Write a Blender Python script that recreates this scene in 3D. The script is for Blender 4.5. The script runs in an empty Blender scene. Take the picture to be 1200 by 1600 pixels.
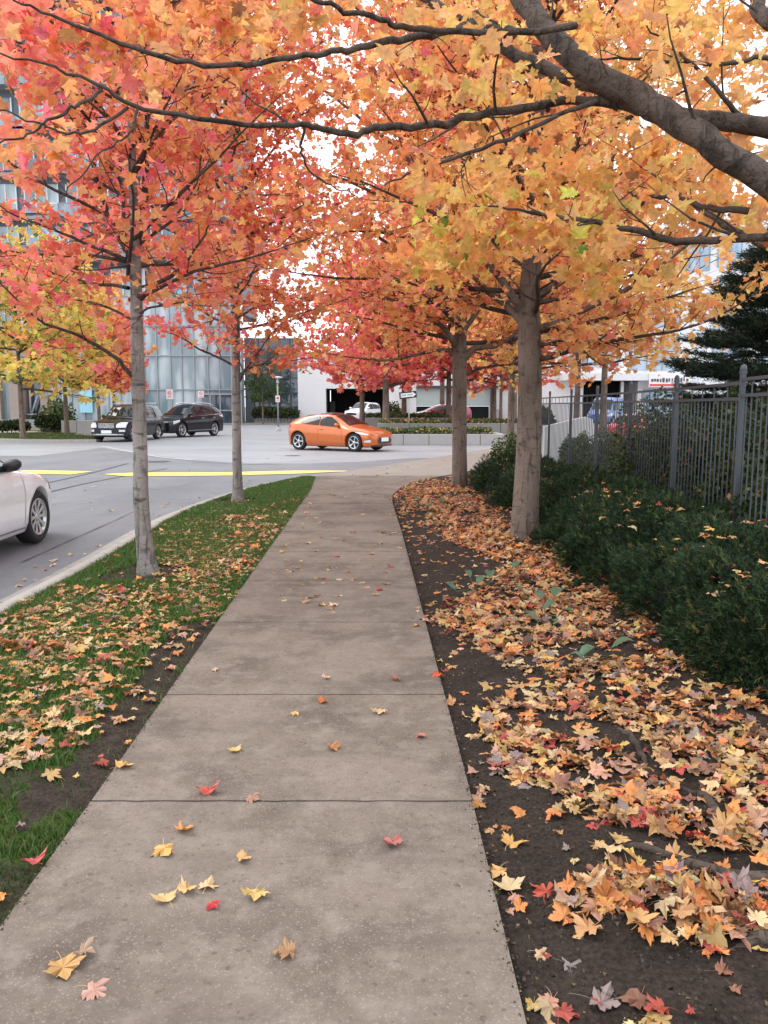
import bpy, math, random
import numpy as np
from mathutils import Vector, Matrix

# ------------------------------------------------------------------ camera, sky, sun, exposure
S = bpy.context.scene
C = S.collection
random.seed(7)
R = np.random.default_rng(11)
FPX, HOR = 1250.0, 635.0
PITCH = math.atan((800 - HOR) / FPX)
CAMZ = 1.6
cam = bpy.data.cameras.new('camera')
camo = bpy.data.objects.new('camera', cam)
C.objects.link(camo)
camo.location = (0, 0, CAMZ)
camo.rotation_euler = (math.pi / 2 - PITCH, 0, 0)
cam.sensor_fit = 'VERTICAL'
cam.sensor_height = 24.0
cam.lens = FPX / 1600 * 24.0
cam.clip_start = 0.05
cam.clip_end = 3000
S.camera = camo
S.render.resolution_x, S.render.resolution_y = 768, 1024
S.view_settings.view_transform = 'Standard'
S.view_settings.look = 'None'
S.view_settings.gamma = 1
S.view_settings.exposure = 1.0
SUN_EL, SUN_AZ = math.radians(50), math.radians(-70)      # azimuth from +Y, negative = left
w = bpy.data.worlds.new('World')
S.world = w
w.use_nodes = True
nt = w.node_tree
nt.nodes.clear()
sky = nt.nodes.new('ShaderNodeTexSky')
sky.sky_type = 'NISHITA'
sky.sun_disc = False
sky.sun_elevation = SUN_EL
sky.sun_rotation = SUN_AZ
sky.dust_density = 4.0
sky.air_density = 1.0
mix = nt.nodes.new('ShaderNodeMixRGB')
mix.inputs[0].default_value = 0.88                         # an even overcast layer over the sky
mix.inputs[2].default_value = (9.2, 9.5, 10.0, 1)
bg = nt.nodes.new('ShaderNodeBackground')
bg.inputs[1].default_value = 0.12
out = nt.nodes.new('ShaderNodeOutputWorld')
nt.links.new(sky.outputs[0], mix.inputs[1])
nt.links.new(mix.outputs[0], bg.inputs[0])
nt.links.new(bg.outputs[0], out.inputs[0])
sl = bpy.data.lights.new('sun', 'SUN')
sl.energy = 0.8
sl.angle = math.radians(25)
sl.color = (1, 0.96, 0.9)
so = bpy.data.objects.new('sun', sl)
C.objects.link(so)
sd = Vector((math.sin(SUN_AZ) * math.cos(SUN_EL), math.cos(SUN_AZ) * math.cos(SUN_EL), math.sin(SUN_EL)))
so.rotation_euler = sd.to_track_quat('Z', 'Y').to_euler()

CP, SP = math.cos(PITCH), math.sin(PITCH)
def ray(px, py):
    u, v = (px - 600) / FPX, (800 - py) / FPX
    return np.array((u, CP + v * SP, -SP + v * CP))
def G(px, py, z=0.0):
    """survey point: photo pixel -> point on the level z"""
    d = ray(px, py)
    t = (z - CAMZ) / d[2]
    return np.array((d[0] * t, d[1] * t, z))
def D(px, py, y):
    """survey point: photo pixel at the distance y"""
    d = ray(px, py)
    t = y / d[1]
    return np.array((d[0] * t, y, CAMZ + d[2] * t))
def to_px(X, Y, Z):
    dx, dy, dz = X, Y, Z - CAMZ
    f = dy * CP - dz * SP
    u = dy * SP + dz * CP
    return 600 + FPX * dx / f, 800 - FPX * u / f

# ------------------------------------------------------------------ materials
MATS = {}
def mat(name, col=(0.5, 0.5, 0.5), rough=0.6, metal=0.0, var=0.15, scale=8.0, bump=0.0, bscale=None,
        coat=0.0, stretch=(1, 1, 1), col2=None, detail=6, attr=None, coords='Object', spec=0.5, contrast=None):
    """principled material whose colour is broken up by noise"""
    if name in MATS:
        return MATS[name]
    m = bpy.data.materials.new(name)
    m.use_nodes = True
    t = m.node_tree
    N, L = t.nodes, t.links
    p = N['Principled BSDF']
    p.inputs['Roughness'].default_value = rough
    p.inputs['Metallic'].default_value = metal
    p.inputs['Specular IOR Level'].default_value = spec
    if coat:
        p.inputs['Coat Weight'].default_value = coat
        p.inputs['Coat Roughness'].default_value = 0.05
    tc = N.new('ShaderNodeTexCoord')
    mp = N.new('ShaderNodeMapping')
    mp.inputs['Scale'].default_value = stretch
    L.new(tc.outputs[coords], mp.inputs[0])
    nz = N.new('ShaderNodeTexNoise')
    nz.inputs['Scale'].default_value = scale
    nz.inputs['Detail'].default_value = detail
    L.new(mp.outputs[0], nz.inputs['Vector'])
    mx = N.new('ShaderNodeMixRGB')
    c = np.array(col)
    c2 = np.array(col2) if col2 is not None else np.clip(c * (1 + var), 0, 1)
    c1 = c if col2 is not None else c * (1 - var)
    mx.inputs[1].default_value = (*c1, 1)
    mx.inputs[2].default_value = (*c2, 1)
    if contrast:
        cr = N.new('ShaderNodeMapRange')
        cr.inputs[1].default_value, cr.inputs[2].default_value = contrast
        L.new(nz.outputs['Fac'], cr.inputs[0])
        L.new(cr.outputs[0], mx.inputs[0])
    else:
        L.new(nz.outputs['Fac'], mx.inputs[0])
    L.new(mx.outputs[0], p.inputs['Base Color'])
    if bump:
        b = N.new('ShaderNodeBump')
        b.inputs['Strength'].default_value = bump
        b.inputs['Distance'].default_value = 0.02
        n2 = N.new('ShaderNodeTexNoise')
        n2.inputs['Scale'].default_value = bscale or scale * 3
        n2.inputs['Detail'].default_value = 5
        L.new(mp.outputs[0], n2.inputs['Vector'])
        L.new(n2.outputs['Fac'], b.inputs['Height'])
        L.new(b.outputs[0], p.inputs['Normal'])
    MATS[name] = m
    return m

def leaf_mat(name, attr='col', trans=0.45, obj_color=False, rough=0.55):
    m = bpy.data.materials.new(name)
    m.use_nodes = True
    t = m.node_tree
    N, L = t.nodes, t.links
    N.clear()
    o = N.new('ShaderNodeOutputMaterial')
    if obj_color:
        a = N.new('ShaderNodeObjectInfo')
        src = a.outputs['Color']
    else:
        a = N.new('ShaderNodeAttribute')
        a.attribute_name = attr
        src = a.outputs['Color']
    tc = N.new('ShaderNodeTexCoord')
    nz = N.new('ShaderNodeTexNoise')
    nz.inputs['Scale'].default_value = 38
    nz.inputs['Detail'].default_value = 4
    L.new(tc.outputs['Object'], nz.inputs['Vector'])
    mr = N.new('ShaderNodeMapRange')
    mr.inputs[1].default_value, mr.inputs[2].default_value = 0.3, 0.7
    mr.inputs[3].default_value, mr.inputs[4].default_value = 0.78, 1.12
    L.new(nz.outputs['Fac'], mr.inputs[0])
    mu = N.new('ShaderNodeMixRGB')
    mu.blend_type = 'MULTIPLY'
    mu.inputs[0].default_value = 1
    L.new(src, mu.inputs[1])
    L.new(mr.outputs[0], mu.inputs[2])
    p = N.new('ShaderNodeBsdfPrincipled')
    p.inputs['Roughness'].default_value = rough
    p.inputs['Specular IOR Level'].default_value = 0.3
    L.new(mu.outputs[0], p.inputs['Base Color'])
    if trans:
        tr = N.new('ShaderNodeBsdfTranslucent')
        L.new(mu.outputs[0], tr.inputs[0])
        ms = N.new('ShaderNodeMixShader')
        ms.inputs[0].default_value = trans
        L.new(p.outputs[0], ms.inputs[1])
        L.new(tr.outputs[0], ms.inputs[2])
        L.new(ms.outputs[0], o.inputs[0])
    else:
        L.new(p.outputs[0], o.inputs[0])
    return m
M_LEAF = leaf_mat('autumn_leaf', trans=0.62)
M_FALL = leaf_mat('fallen_leaf', trans=0.12, rough=0.6)
M_FALLO = leaf_mat('fallen_leaf_single', trans=0.12, obj_color=True, rough=0.6)
M_GREEN = leaf_mat('green_leaf', trans=0.25, rough=0.5)
M_NEEDLE = leaf_mat('needle', trans=0.1, rough=0.6)

def bark_mat(name, c1, c2, c3, zs=1.0):
    m = bpy.data.materials.new(name)
    m.use_nodes = True
    t = m.node_tree
    N, L = t.nodes, t.links
    p = N['Principled BSDF']
    p.inputs['Roughness'].default_value = 0.85
    p.inputs['Specular IOR Level'].default_value = 0.25
    tc = N.new('ShaderNodeTexCoord')
    def noise(sc, st, det=6, dist=.6):
        mp = N.new('ShaderNodeMapping')
        mp.inputs['Scale'].default_value = st
        L.new(tc.outputs['Object'], mp.inputs[0])
        n = N.new('ShaderNodeTexNoise')
        n.inputs['Scale'].default_value = sc
        n.inputs['Detail'].default_value = det
        n.inputs['Distortion'].default_value = dist
        L.new(mp.outputs[0], n.inputs['Vector'])
        return n.outputs['Fac']
    def rng(src, a, b):
        r = N.new('ShaderNodeMapRange')
        r.inputs[1].default_value, r.inputs[2].default_value = a, b
        L.new(src, r.inputs[0])
        return r.outputs[0]
    a = rng(noise(2.2, (1, 1, .55)), .40, .62)
    b = rng(noise(4, (1.6, 1.6, 3.4 * zs)), .56, .70)              # horizontal bands
    c = rng(noise(22, (1, 1, .16), 4), .54, .70)             # vertical cracks
    m1 = N.new('ShaderNodeMixRGB')
    m1.inputs[1].default_value = (*c1, 1)
    m1.inputs[2].default_value = (*c2, 1)
    L.new(a, m1.inputs[0])
    m2 = N.new('ShaderNodeMixRGB')
    L.new(m1.outputs[0], m2.inputs[1])
    m2.inputs[2].default_value = (*c3, 1)
    q = N.new('ShaderNodeMath')
    q.operation = 'MULTIPLY'
    q.inputs[1].default_value = .85
    L.new(b, q.inputs[0])
    L.new(q.outputs[0], m2.inputs[0])
    m3 = N.new('ShaderNodeMixRGB')
    L.new(m2.outputs[0], m3.inputs[1])
    m3.inputs[2].default_value = (*[v * .6 for v in c3], 1)
    q2 = N.new('ShaderNodeMath')
    q2.operation = 'MULTIPLY'
    q2.inputs[1].default_value = .55
    L.new(c, q2.inputs[0])
    L.new(q2.outputs[0], m3.inputs[0])
    L.new(m3.outputs[0], p.inputs['Base Color'])
    bp = N.new('ShaderNodeBump')
    bp.inputs['Strength'].default_value = .9
    bp.inputs['Distance'].default_value = .02
    ad = N.new('ShaderNodeMath')
    ad.operation = 'ADD'
    L.new(c, ad.inputs[0])
    L.new(noise(40, (1, 1, 1)), ad.inputs[1])
    L.new(ad.outputs[0], bp.inputs['Height'])
    bp.invert = True
    L.new(bp.outputs[0], p.inputs['Normal'])
    return m
M_BARK_GREY = bark_mat('grey_bark', (.30, .27, .25), (.19, .165, .145), (.06, .05, .045), 1.6)
M_BARK_BROWN = bark_mat('brown_bark', (.20, .155, .125), (.125, .095, .075), (.055, .042, .035), 1.0)
M_BARK_DARK = bark_mat('dark_bark', (.085, .062, .050), (.055, .040, .033), (.028, .021, .018))

M_BARK_LIMB = bark_mat('limb_bark', (.105, .078, .064), (.068, .050, .040), (.03, .023, .019))

# ------------------------------------------------------------------ mesh helpers
def link(name, me, parent=None, mats=(), smooth=False):
    o = bpy.data.objects.new(name, me)
    C.objects.link(o)
    if parent is not None:
        o.parent = parent
    for m in mats:
        me.materials.append(m)
    if smooth:
        me.polygons.foreach_set('use_smooth', [True] * len(me.polygons))
    return o
def tag(o, label=None, cat=None, group=None, kind=None):
    if label: o['label'] = label
    if cat: o['category'] = cat
    if group: o['group'] = group
    if kind: o['kind'] = kind
    return o
def thing(name, label, cat, loc=(0, 0, 0), rz=0.0, group=None):
    o = bpy.data.objects.new(name, None)
    o.empty_display_size = .2
    C.objects.link(o)
    o.location = [float(v) for v in loc]
    o.rotation_euler = (0, 0, rz)
    return tag(o, label, cat, group)
def copy_tree(o, parent=None, first=True):
    c = o.copy()
    C.objects.link(c)
    if parent is not None:
        c.parent = parent
    for ch in [k for k in bpy.data.objects if k.parent == o]:
        copy_tree(ch, c)
    return c
def tri_mesh(name, V, F, col=None, k=3):
    """fast mesh of equal-sized faces. V (n,3), F (m,k)"""
    me = bpy.data.meshes.new(name)
    V = np.ascontiguousarray(V, dtype=np.float32)
    F = np.ascontiguousarray(F, dtype=np.int32)
    me.vertices.add(len(V))
    me.vertices.foreach_set('co', V.ravel())
    me.loops.add(F.size)
    me.loops.foreach_set('vertex_index', F.ravel())
    me.polygons.add(len(F))
    me.polygons.foreach_set('loop_start', np.arange(0, F.size, k, dtype=np.int32))
    me.update(calc_edges=True)
    if col is not None:
        a = me.color_attributes.new('col', 'FLOAT_COLOR', 'POINT')
        c4 = np.ones((len(V), 4), dtype=np.float32)
        c4[:, :3] = col
        a.data.foreach_set('color', c4.ravel())
    return me

class MB:
    def __init__(s):
        s.v, s.f, s.mi, s.sm = [], [], [], []
    def add(s, V, F, mi=0, sm=False):
        b = len(s.v)
        s.v += [tuple(map(float, p)) for p in V]
        s.f += [tuple(int(i) + b for i in f) for f in F]
        s.mi += [mi] * len(F)
        s.sm += [sm] * len(F)
        return s
    def box(s, x0, x1, y0, y1, z0, z1, mi=0):
        V = [(x, y, z) for z in (z0, z1) for y in (y0, y1) for x in (x0, x1)]
        return s.add(V, [(0, 2, 3, 1), (4, 5, 7, 6), (0, 1, 5, 4), (2, 6, 7, 3), (0, 4, 6, 2), (1, 3, 7, 5)], mi)
    def obox(s, c, ax, ay, az, mi=0):
        c, ax, ay, az = map(np.array, (c, ax, ay, az))
        V = [c + ax * i + ay * j + az * k for k in (-1, 1) for j in (-1, 1) for i in (-1, 1)]
        return s.add(V, [(0, 2, 3, 1), (4, 5, 7, 6), (0, 1, 5, 4), (2, 6, 7, 3), (0, 4, 6, 2), (1, 3, 7, 5)], mi)
    def tube(s, P, r, n=8, mi=0, cap=True):
        V, F = tube(P, r, n)
        if cap:
            m = len(P) * n
            F = [tuple(f) for f in F] + [tuple(range(n - 1, -1, -1)), tuple(range(m - n, m))]
        return s.add(V, F, mi, True)
    def prism(s, pts, z0, z1, mi=0):
        n = len(pts)
        V = [(p[0], p[1], z0) for p in pts] + [(p[0], p[1], z1) for p in pts]
        F = [tuple(range(n - 1, -1, -1)), tuple(range(n, 2 * n))] + [(i, (i + 1) % n, n + (i + 1) % n, n + i) for i in range(n)]
        return s.add(V, F, mi)
    def lathe(s, prof, n=24, axis='y', c=(0, 0, 0), mi=0):
        """prof: (axial, radius) list"""
        V, F = [], []
        for a, r in prof:
            for k in range(n):
                t = 2 * math.pi * k / n
                if axis == 'y':
                    V.append((c[0] + r * math.cos(t), c[1] + a, c[2] + r * math.sin(t)))
                else:
                    V.append((c[0] + r * math.cos(t), c[1] + r * math.sin(t), c[2] + a))
        for i in range(len(prof) - 1):
            for k in range(n):
                F.append((i * n + k, i * n + (k + 1) % n, (i + 1) * n + (k + 1) % n, (i + 1) * n + k))
        return s.add(V, F, mi, True)
    def build(s, name, mats, parent=None, bevel=0):
        me = bpy.data.meshes.new(name)
        me.from_pydata(s.v, [], s.f)
        if not isinstance(mats, (list, tuple)):
            mats = [mats]
        for m in mats:
            me.materials.append(m)
        me.polygons.foreach_set('material_index', s.mi)
        me.polygons.foreach_set('use_smooth', s.sm)
        me.update()
        o = bpy.data.objects.new(name, me)
        C.objects.link(o)
        if parent is not None:
            o.parent = parent
        if bevel:
            b = o.modifiers.new('bevel', 'BEVEL')
            b.width = bevel
            b.segments = 2
            b.limit_method = 'ANGLE'
        return o

def tube(P, r, n=6):
    P = np.asarray(P, float)
    m = len(P)
    r = np.broadcast_to(np.asarray(r, float), (m,))
    T = np.gradient(P, axis=0)
    T /= np.linalg.norm(T, axis=1)[:, None] + 1e-9
    ref = np.array((0, 0, 1.0)) if abs(T[0][2]) < .9 else np.array((1.0, 0, 0))
    U = np.cross(T, ref)
    U /= np.linalg.norm(U, axis=1)[:, None] + 1e-9
    if abs(T[:, 2]).max() > .9 and ref[2] == 1:
        ref = np.array((0.3, -1.0, 0.1))
        U = np.cross(T, ref)
        U /= np.linalg.norm(U, axis=1)[:, None] + 1e-9
    W = np.cross(T, U)
    a = np.arange(n) * 2 * math.pi / n
    V = P[:, None] + r[:, None, None] * (np.cos(a)[None, :, None] * U[:, None] + np.sin(a)[None, :, None] * W[:, None])
    V = V.reshape(-1, 3)
    i = np.arange(m - 1)[:, None] * n
    k = np.arange(n)[None]
    k2 = (k + 1) % n
    F = np.stack([i + k, i + k2, i + n + k2, i + n + k], -1).reshape(-1, 4)
    return V, F

def smooth_line(P, n):
    """Catmull-Rom through the points"""
    P = np.asarray(P, float)
    if len(P) < 3:
        t = np.linspace(0, 1, n)[:, None]
        return P[0] * (1 - t) + P[-1] * t
    Q = np.vstack([2 * P[0] - P[1], P, 2 * P[-1] - P[-2]])
    seg = len(P) - 1
    o = []
    for u in np.linspace(0, seg, n):
        i = min(int(u), seg - 1)
        t = u - i
        a, b, c, d = Q[i:i + 4]
        o.append(.5 * ((2 * b) + (c - a) * t + (2 * a - 5 * b + 4 * c - d) * t * t + (3 * b - a - 3 * c + d) * t ** 3))
    return np.array(o)

def in_poly(px, py, poly):
    r = np.zeros(np.shape(px), bool)
    n = len(poly)
    for i in range(n):
        x1, y1 = poly[i]
        x2, y2 = poly[(i + 1) % n]
        c = ((y1 > py) != (y2 > py)) & (px < (x2 - x1) * (py - y1) / (y2 - y1 + 1e-12) + x1)
        r ^= c
    return r

_g = R.random((64, 64))
def vnoise(x, y, s=1.0, o=0):
    x = np.asarray(x) * s + 17.3 + o * 7.7
    y = np.asarray(y) * s + 5.1 + o * 3.1
    xi, yi = np.floor(x).astype(int), np.floor(y).astype(int)
    fx, fy = x - xi, y - yi
    fx, fy = fx * fx * (3 - 2 * fx), fy * fy * (3 - 2 * fy)
    g = lambda a, b: _g[a % 64, b % 64]
    return (g(xi, yi) * (1 - fx) + g(xi + 1, yi) * fx) * (1 - fy) + (g(xi, yi + 1) * (1 - fx) + g(xi + 1, yi + 1) * fx) * fy

# leaf templates: stalk end at the origin, tip towards +y, length 1
_h = [(.20, -.09), (.44, -.06), (.40, .05), (.52, .13), (.37, .21), (.58, .32), (.78, .52), (.56, .52), (.50, .61), (.27, .49), (.32, .67), (.21, .69), (.16, .83)]
LEAF_FINE = np.array([(0, .02)] + _h + [(0, 1.0)] + [(-a, b) for a, b in _h[::-1]])
_h2 = [(.42, -.06), (.36, .18), (.72, .50), (.30, .48), (.22, .74)]
LEAF_MID = np.array([(0, .02)] + _h2 + [(0, 1.0)] + [(-a, b) for a, b in _h2[::-1]])
LEAF_FAR = np.array([(0, -.05), (.55, .3), (0, 1.0), (-.55, .3)])
def fan(n):
    return np.array([(0, 1 + i, 1 + (i + 1) % n) for i in range(n)])
def leaf_template(outl, curl=0.15, seed=0):
    g = np.random.default_rng(seed)
    P = np.vstack([[(0, .28)], outl])
    z = curl * (np.abs(P[:, 0]) ** 1.5) * g.uniform(.6, 1.8) * g.choice((-1, 1)) \
        + curl * (P[:, 1] - .3) ** 2 * g.uniform(-1.2, 1.2) + g.normal(0, curl * .22, len(P))
    P = P + g.normal(0, .018, P.shape)
    z[0] = 0
    return np.column_stack([P, z]), fan(len(outl))
FAR_T = (np.column_stack([LEAF_FAR, [0, .12, 0, .12]]), np.array([(0, 1, 2), (0, 2, 3)]))
MID_T = [leaf_template(LEAF_MID, .22, i) for i in range(5)]
FINE_T = [leaf_template(LEAF_FINE, .30, i + 20) for i in range(12)]

def rot_mats(n, tilt=0.5, rng=R):
    """random yaw, tilt from flat"""
    yaw = rng.uniform(0, 2 * math.pi, n)
    ax = rng.normal(0, tilt, n)
    ay = rng.normal(0, tilt, n)
    cz, sz = np.cos(yaw), np.sin(yaw)
    cx, sx = np.cos(ax), np.sin(ax)
    cy, sy = np.cos(ay), np.sin(ay)
    Z = np.zeros((n, 3, 3)); X = np.zeros((n, 3, 3)); Y = np.zeros((n, 3, 3))
    Z[:, 0, 0] = cz; Z[:, 0, 1] = -sz; Z[:, 1, 0] = sz; Z[:, 1, 1] = cz; Z[:, 2, 2] = 1
    X[:, 0, 0] = 1; X[:, 1, 1] = cx; X[:, 1, 2] = -sx; X[:, 2, 1] = sx; X[:, 2, 2] = cx
    Y[:, 1, 1] = 1; Y[:, 0, 0] = cy; Y[:, 0, 2] = sy; Y[:, 2, 0] = -sy; Y[:, 2, 2] = cy
    return Y @ X @ Z
def scatter(tmpl, pos, mats, size, cols):
    """bake copies of leaf templates into arrays"""
    if not isinstance(tmpl, list):
        tmpl = [tmpl]
    n = len(pos)
    which = np.arange(n) % len(tmpl)
    VV, FF, CC, b = [], [], [], 0
    for k, (tv, tf) in enumerate(tmpl):
        s = which == k
        if not s.any():
            continue
        v = np.einsum('nij,mj->nmi', mats[s], tv) * size[s][:, None, None] + pos[s][:, None]
        m = len(tv)
        f = tf[None] + (np.arange(s.sum()) * m)[:, None, None] + b
        VV.append(v.reshape(-1, 3)); FF.append(f.reshape(-1, 3)); CC.append(np.repeat(cols[s], m, 0))
        b += s.sum() * m
    return np.vstack(VV), np.vstack(FF), np.vstack(CC)
def palette(pal, n, rng=R, jit=.12):
    """pal: [(weight,(r,g,b))...]"""
    wts = np.array([p[0] for p in pal], float)
    c = np.array([p[1] for p in pal])[rng.choice(len(pal), n, p=wts / wts.sum())]
    return np.clip(c * (1 + rng.normal(0, jit, (n, 1))) * (1 + rng.normal(0, .05, (n, 3))), .005, .95)
# ------------------------------------------------------------------ the setting
ROADZ = -0.11
def struct(name, V, F, m, k=4, col=None):
    o = link(name, tri_mesh(name, V, F, col, k), None, [m])
    return tag(o, kind='structure')
def sheet(name, pts, z, m):
    b = MB()
    b.add([(p[0], p[1], z) for p in pts], [tuple(range(len(pts)))])
    return tag(b.build(name, m), kind='structure')

def ground_mat(name, base, specks=(), rough=.9, stain=None, bump=.25, spec=.3):
    """base colour + aggregate specks + large stains, world scale"""
    m = bpy.data.materials.new(name)
    m.use_nodes = True
    t = m.node_tree; N, L = t.nodes, t.links
    p = N['Principled BSDF']
    p.inputs['Roughness'].default_value = rough
    p.inputs['Specular IOR Level'].default_value = spec
    tc = N.new('ShaderNodeTexCoord')
    cur = None
    rgb = N.new('ShaderNodeRGB'); rgb.outputs[0].default_value = (*base, 1)
    cur = rgb.outputs[0]
    def layer(cur, kind, sc, lo, hi, col, amt, st=(1, 1, 1)):
        mp = N.new('ShaderNodeMapping'); mp.inputs['Scale'].default_value = st
        L.new(tc.outputs['Object'], mp.inputs[0])
        if kind == 'v':
            n = N.new('ShaderNodeTexVoronoi'); src = n.outputs['Color']
            n.inputs['Scale'].default_value = sc
            sep = N.new('ShaderNodeSeparateColor'); L.new(src, sep.inputs[0]); src = sep.outputs[0]
        else:
            n = N.new('ShaderNodeTexNoise'); src = n.outputs['Fac']
            n.inputs['Scale'].default_value = sc; n.inputs['Detail'].default_value = 7
            n.inputs['Roughness'].default_value = .6
        L.new(mp.outputs[0], n.inputs['Vector'])
        r = N.new('ShaderNodeMapRange')
        r.inputs[1].default_value, r.inputs[2].default_value = lo, hi
        r.inputs[4].default_value = amt
        L.new(src, r.inputs[0])
        x = N.new('ShaderNodeMixRGB')
        L.new(r.outputs[0], x.inputs[0]); L.new(cur, x.inputs[1]); x.inputs[2].default_value = (*col, 1)
        return x.outputs[0]
    for s in specks:
        cur = layer(cur, *s)
    L.new(cur, p.inputs['Base Color'])
    b = N.new('ShaderNodeBump'); b.inputs['Strength'].default_value = bump; b.inputs['Distance'].default_value = .006
    n = N.new('ShaderNodeTexNoise'); n.inputs['Scale'].default_value = 120; n.inputs['Detail'].default_value = 6
    L.new(tc.outputs['Object'], n.inputs['Vector']); L.new(n.outputs['Fac'], b.inputs['Height'])
    L.new(b.outputs[0], p.inputs['Normal'])
    return m
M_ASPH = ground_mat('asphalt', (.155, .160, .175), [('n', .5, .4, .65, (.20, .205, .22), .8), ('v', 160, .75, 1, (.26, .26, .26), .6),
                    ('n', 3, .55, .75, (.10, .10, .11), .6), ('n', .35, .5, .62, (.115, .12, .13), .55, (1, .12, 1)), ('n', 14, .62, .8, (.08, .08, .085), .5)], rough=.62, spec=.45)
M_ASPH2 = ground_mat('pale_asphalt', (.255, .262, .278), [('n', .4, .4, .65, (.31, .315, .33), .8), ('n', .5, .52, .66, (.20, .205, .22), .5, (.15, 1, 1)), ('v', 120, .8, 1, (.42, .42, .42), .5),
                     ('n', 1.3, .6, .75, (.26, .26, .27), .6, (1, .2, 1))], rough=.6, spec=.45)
M_WALK = ground_mat('sidewalk_concrete', (.190, .153, .124), [
    ('n', 1.7, .42, .64, (.102, .078, .062), .9), ('n', 8, .48, .7, (.235, .196, .165), .75),
    ('n', 30, .5, .75, (.095, .078, .066), .6), ('n', 140, .58, .72, (.27, .24, .21), .75), ('v', 210, .88, 1, (.30, .27, .24), .6), ('v', 80, .975, 1, (.06, .05, .04), .5),
    ('n', 3.5, .55, .75, (.085, .068, .056), .6, (.3, 1, 1))], rough=.9, bump=.35)
M_WALK2 = ground_mat('pale_concrete', (.27, .235, .205), [('n', 2, .4, .65, (.21, .18, .155), .7), ('v', 120, .86, 1, (.45, .42, .4), .5)], rough=.88)
M_KERB = ground_mat('kerb_concrete', (.36, .34, .315), [('n', 6, .45, .7, (.25, .23, .21), .7), ('v', 120, .86, 1, (.45, .43, .4), .5)])
M_SOIL = ground_mat('dark_soil', (.028, .020, .016), [('n', 12, .45, .7, (.05, .037, .03), .8), ('v', 70, .86, 1, (.075, .06, .05), .7),
                    ('n', 3, .5, .7, (.02, .015, .012), .7)], bump=1.0, rough=.95)
M_YEL = mat('yellow_road_paint', (.80, .62, .13), .6, col2=(.62, .47, .13), scale=14, contrast=(.55, .8))
M_WLINE = mat('worn_white_paint', (.62, .62, .62), .6, col2=(.4, .4, .41), scale=9)
M_CRACK = mat('crack_dark', (.035, .03, .027), .9)
M_SEAM = mat('sealed_seam', (.075, .075, .08), .8)

# ground sheet to the horizon, the street and the pale intersection surfacing
sheet('ground', [(-900, -60), (900, -60), (900, 2200), (-900, 2200)], ROADZ - .12,
      ground_mat('distant_ground', (.22, .22, .21), [('n', .2, .4, .6, (.16, .17, .15), .7)]))
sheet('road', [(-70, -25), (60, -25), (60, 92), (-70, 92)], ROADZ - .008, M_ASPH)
b_edge = [G(-80, 712, ROADZ)[:2], G(60, 712, ROADZ)[:2], G(160, 700, ROADZ)[:2], G(215, 708, ROADZ)[:2], G(290, 718, ROADZ)[:2],
          G(380, 724, ROADZ)[:2], G(470, 724, ROADZ)[:2], G(560, 722, ROADZ)[:2], G(640, 716, ROADZ)[:2]]
e0 = [tuple(p) for p in b_edge]
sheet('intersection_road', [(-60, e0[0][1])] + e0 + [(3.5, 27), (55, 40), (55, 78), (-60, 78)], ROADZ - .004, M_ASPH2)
def line_strip(name, pts, w, z, m, label=None, cat=None, wfun=None):
    P = smooth_line([(p[0], p[1], 0) for p in pts], 40)
    T = np.gradient(P, axis=0); T /= np.linalg.norm(T, axis=1)[:, None]
    Nn = np.column_stack([-T[:, 1], T[:, 0], 0 * T[:, 0]])
    hw = np.full(len(P), w / 2) if wfun is None else np.array([wfun(u) for u in np.linspace(0, 1, len(P))]) / 2
    A, B = P + Nn * hw[:, None], P - Nn * hw[:, None]
    A[:, 2] = z; B[:, 2] = z
    n = len(P)
    V = np.vstack([A, B])
    F = [(i, n + i, n + i + 1, i + 1) for i in range(n - 1)]
    return struct(name, V, F, m)
KP0 = smooth_line([(x, y, 0) for x, y in [(-3.18, -2), (-3.16, 3), (-3.12, 6.3), (-3.12, 8.6), (-3.20, 11.6), (-3.05, 13.6), (-2.62, 16.1), (-2.0, 17.9), (-1.62, 18.55)]], 60)
g = lambda x, y: G(x, y, ROADZ)
line_strip('yellow_road_line', [g(20, 737), g(80, 738), g(128, 739)], 1.0, ROADZ + .004, M_YEL)
line_strip('yellow_road_line', [g(165, 741), g(260, 741), g(350, 740.5), g(450, 738), g(543, 736)], 1.0, ROADZ + .004, M_YEL,
           wfun=lambda u: 1.0 * min(1, .15 + u * 9, .15 + (1 - u) * 4))
line_strip('white_road_line', [g(158, 697), g(200, 705), g(250, 714), g(300, 719)], .12, ROADZ + .004, M_WLINE)
for a in ([(60, 757), (130, 742), (200, 724)], [(70, 770), (150, 752), (260, 732)], [(300, 722), (380, 725), (440, 726)],
          [(300, 676), (400, 679), (470, 679)], [(380, 692), (440, 694), (470, 693)]):
    line_strip('road_seam', [g(*q) for q in a], .05, ROADZ + .003, M_SEAM)
# kerb joints and fine wandering cracks in the asphalt
for k_, yj in enumerate(np.arange(2.2, 17.5, 1.55)):
    xk = float(np.interp(yj, KP0[:, 1], KP0[:, 0]))
    line_strip('kerb_joint', [(xk - .28, yj), (xk + .13, yj + .004)], .012, .0165 if False else ROADZ + .008, M_SEAM)
for q_, (pa, pb) in enumerate((((30, 880), (230, 790)), ((10, 800), (330, 752)), ((330, 728), (560, 716)), ((120, 706), (420, 701)), ((430, 712), (720, 703)))):
    A_, B_ = g(*pa), g(*pb); n_ = 26
    pts_ = [(A_ + (B_ - A_) * u)[:2] + np.array((0, .22)) * (vnoise(u * 9, q_ * 3.1, 1) - .5) * 2 for u in np.linspace(0, 1, n_)]
    line_strip('road_crack', pts_, .018, ROADZ + .0032, M_SEAM, wfun=lambda u: .006 + .02 * float(vnoise(u * 30, q_, 1)))
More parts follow.
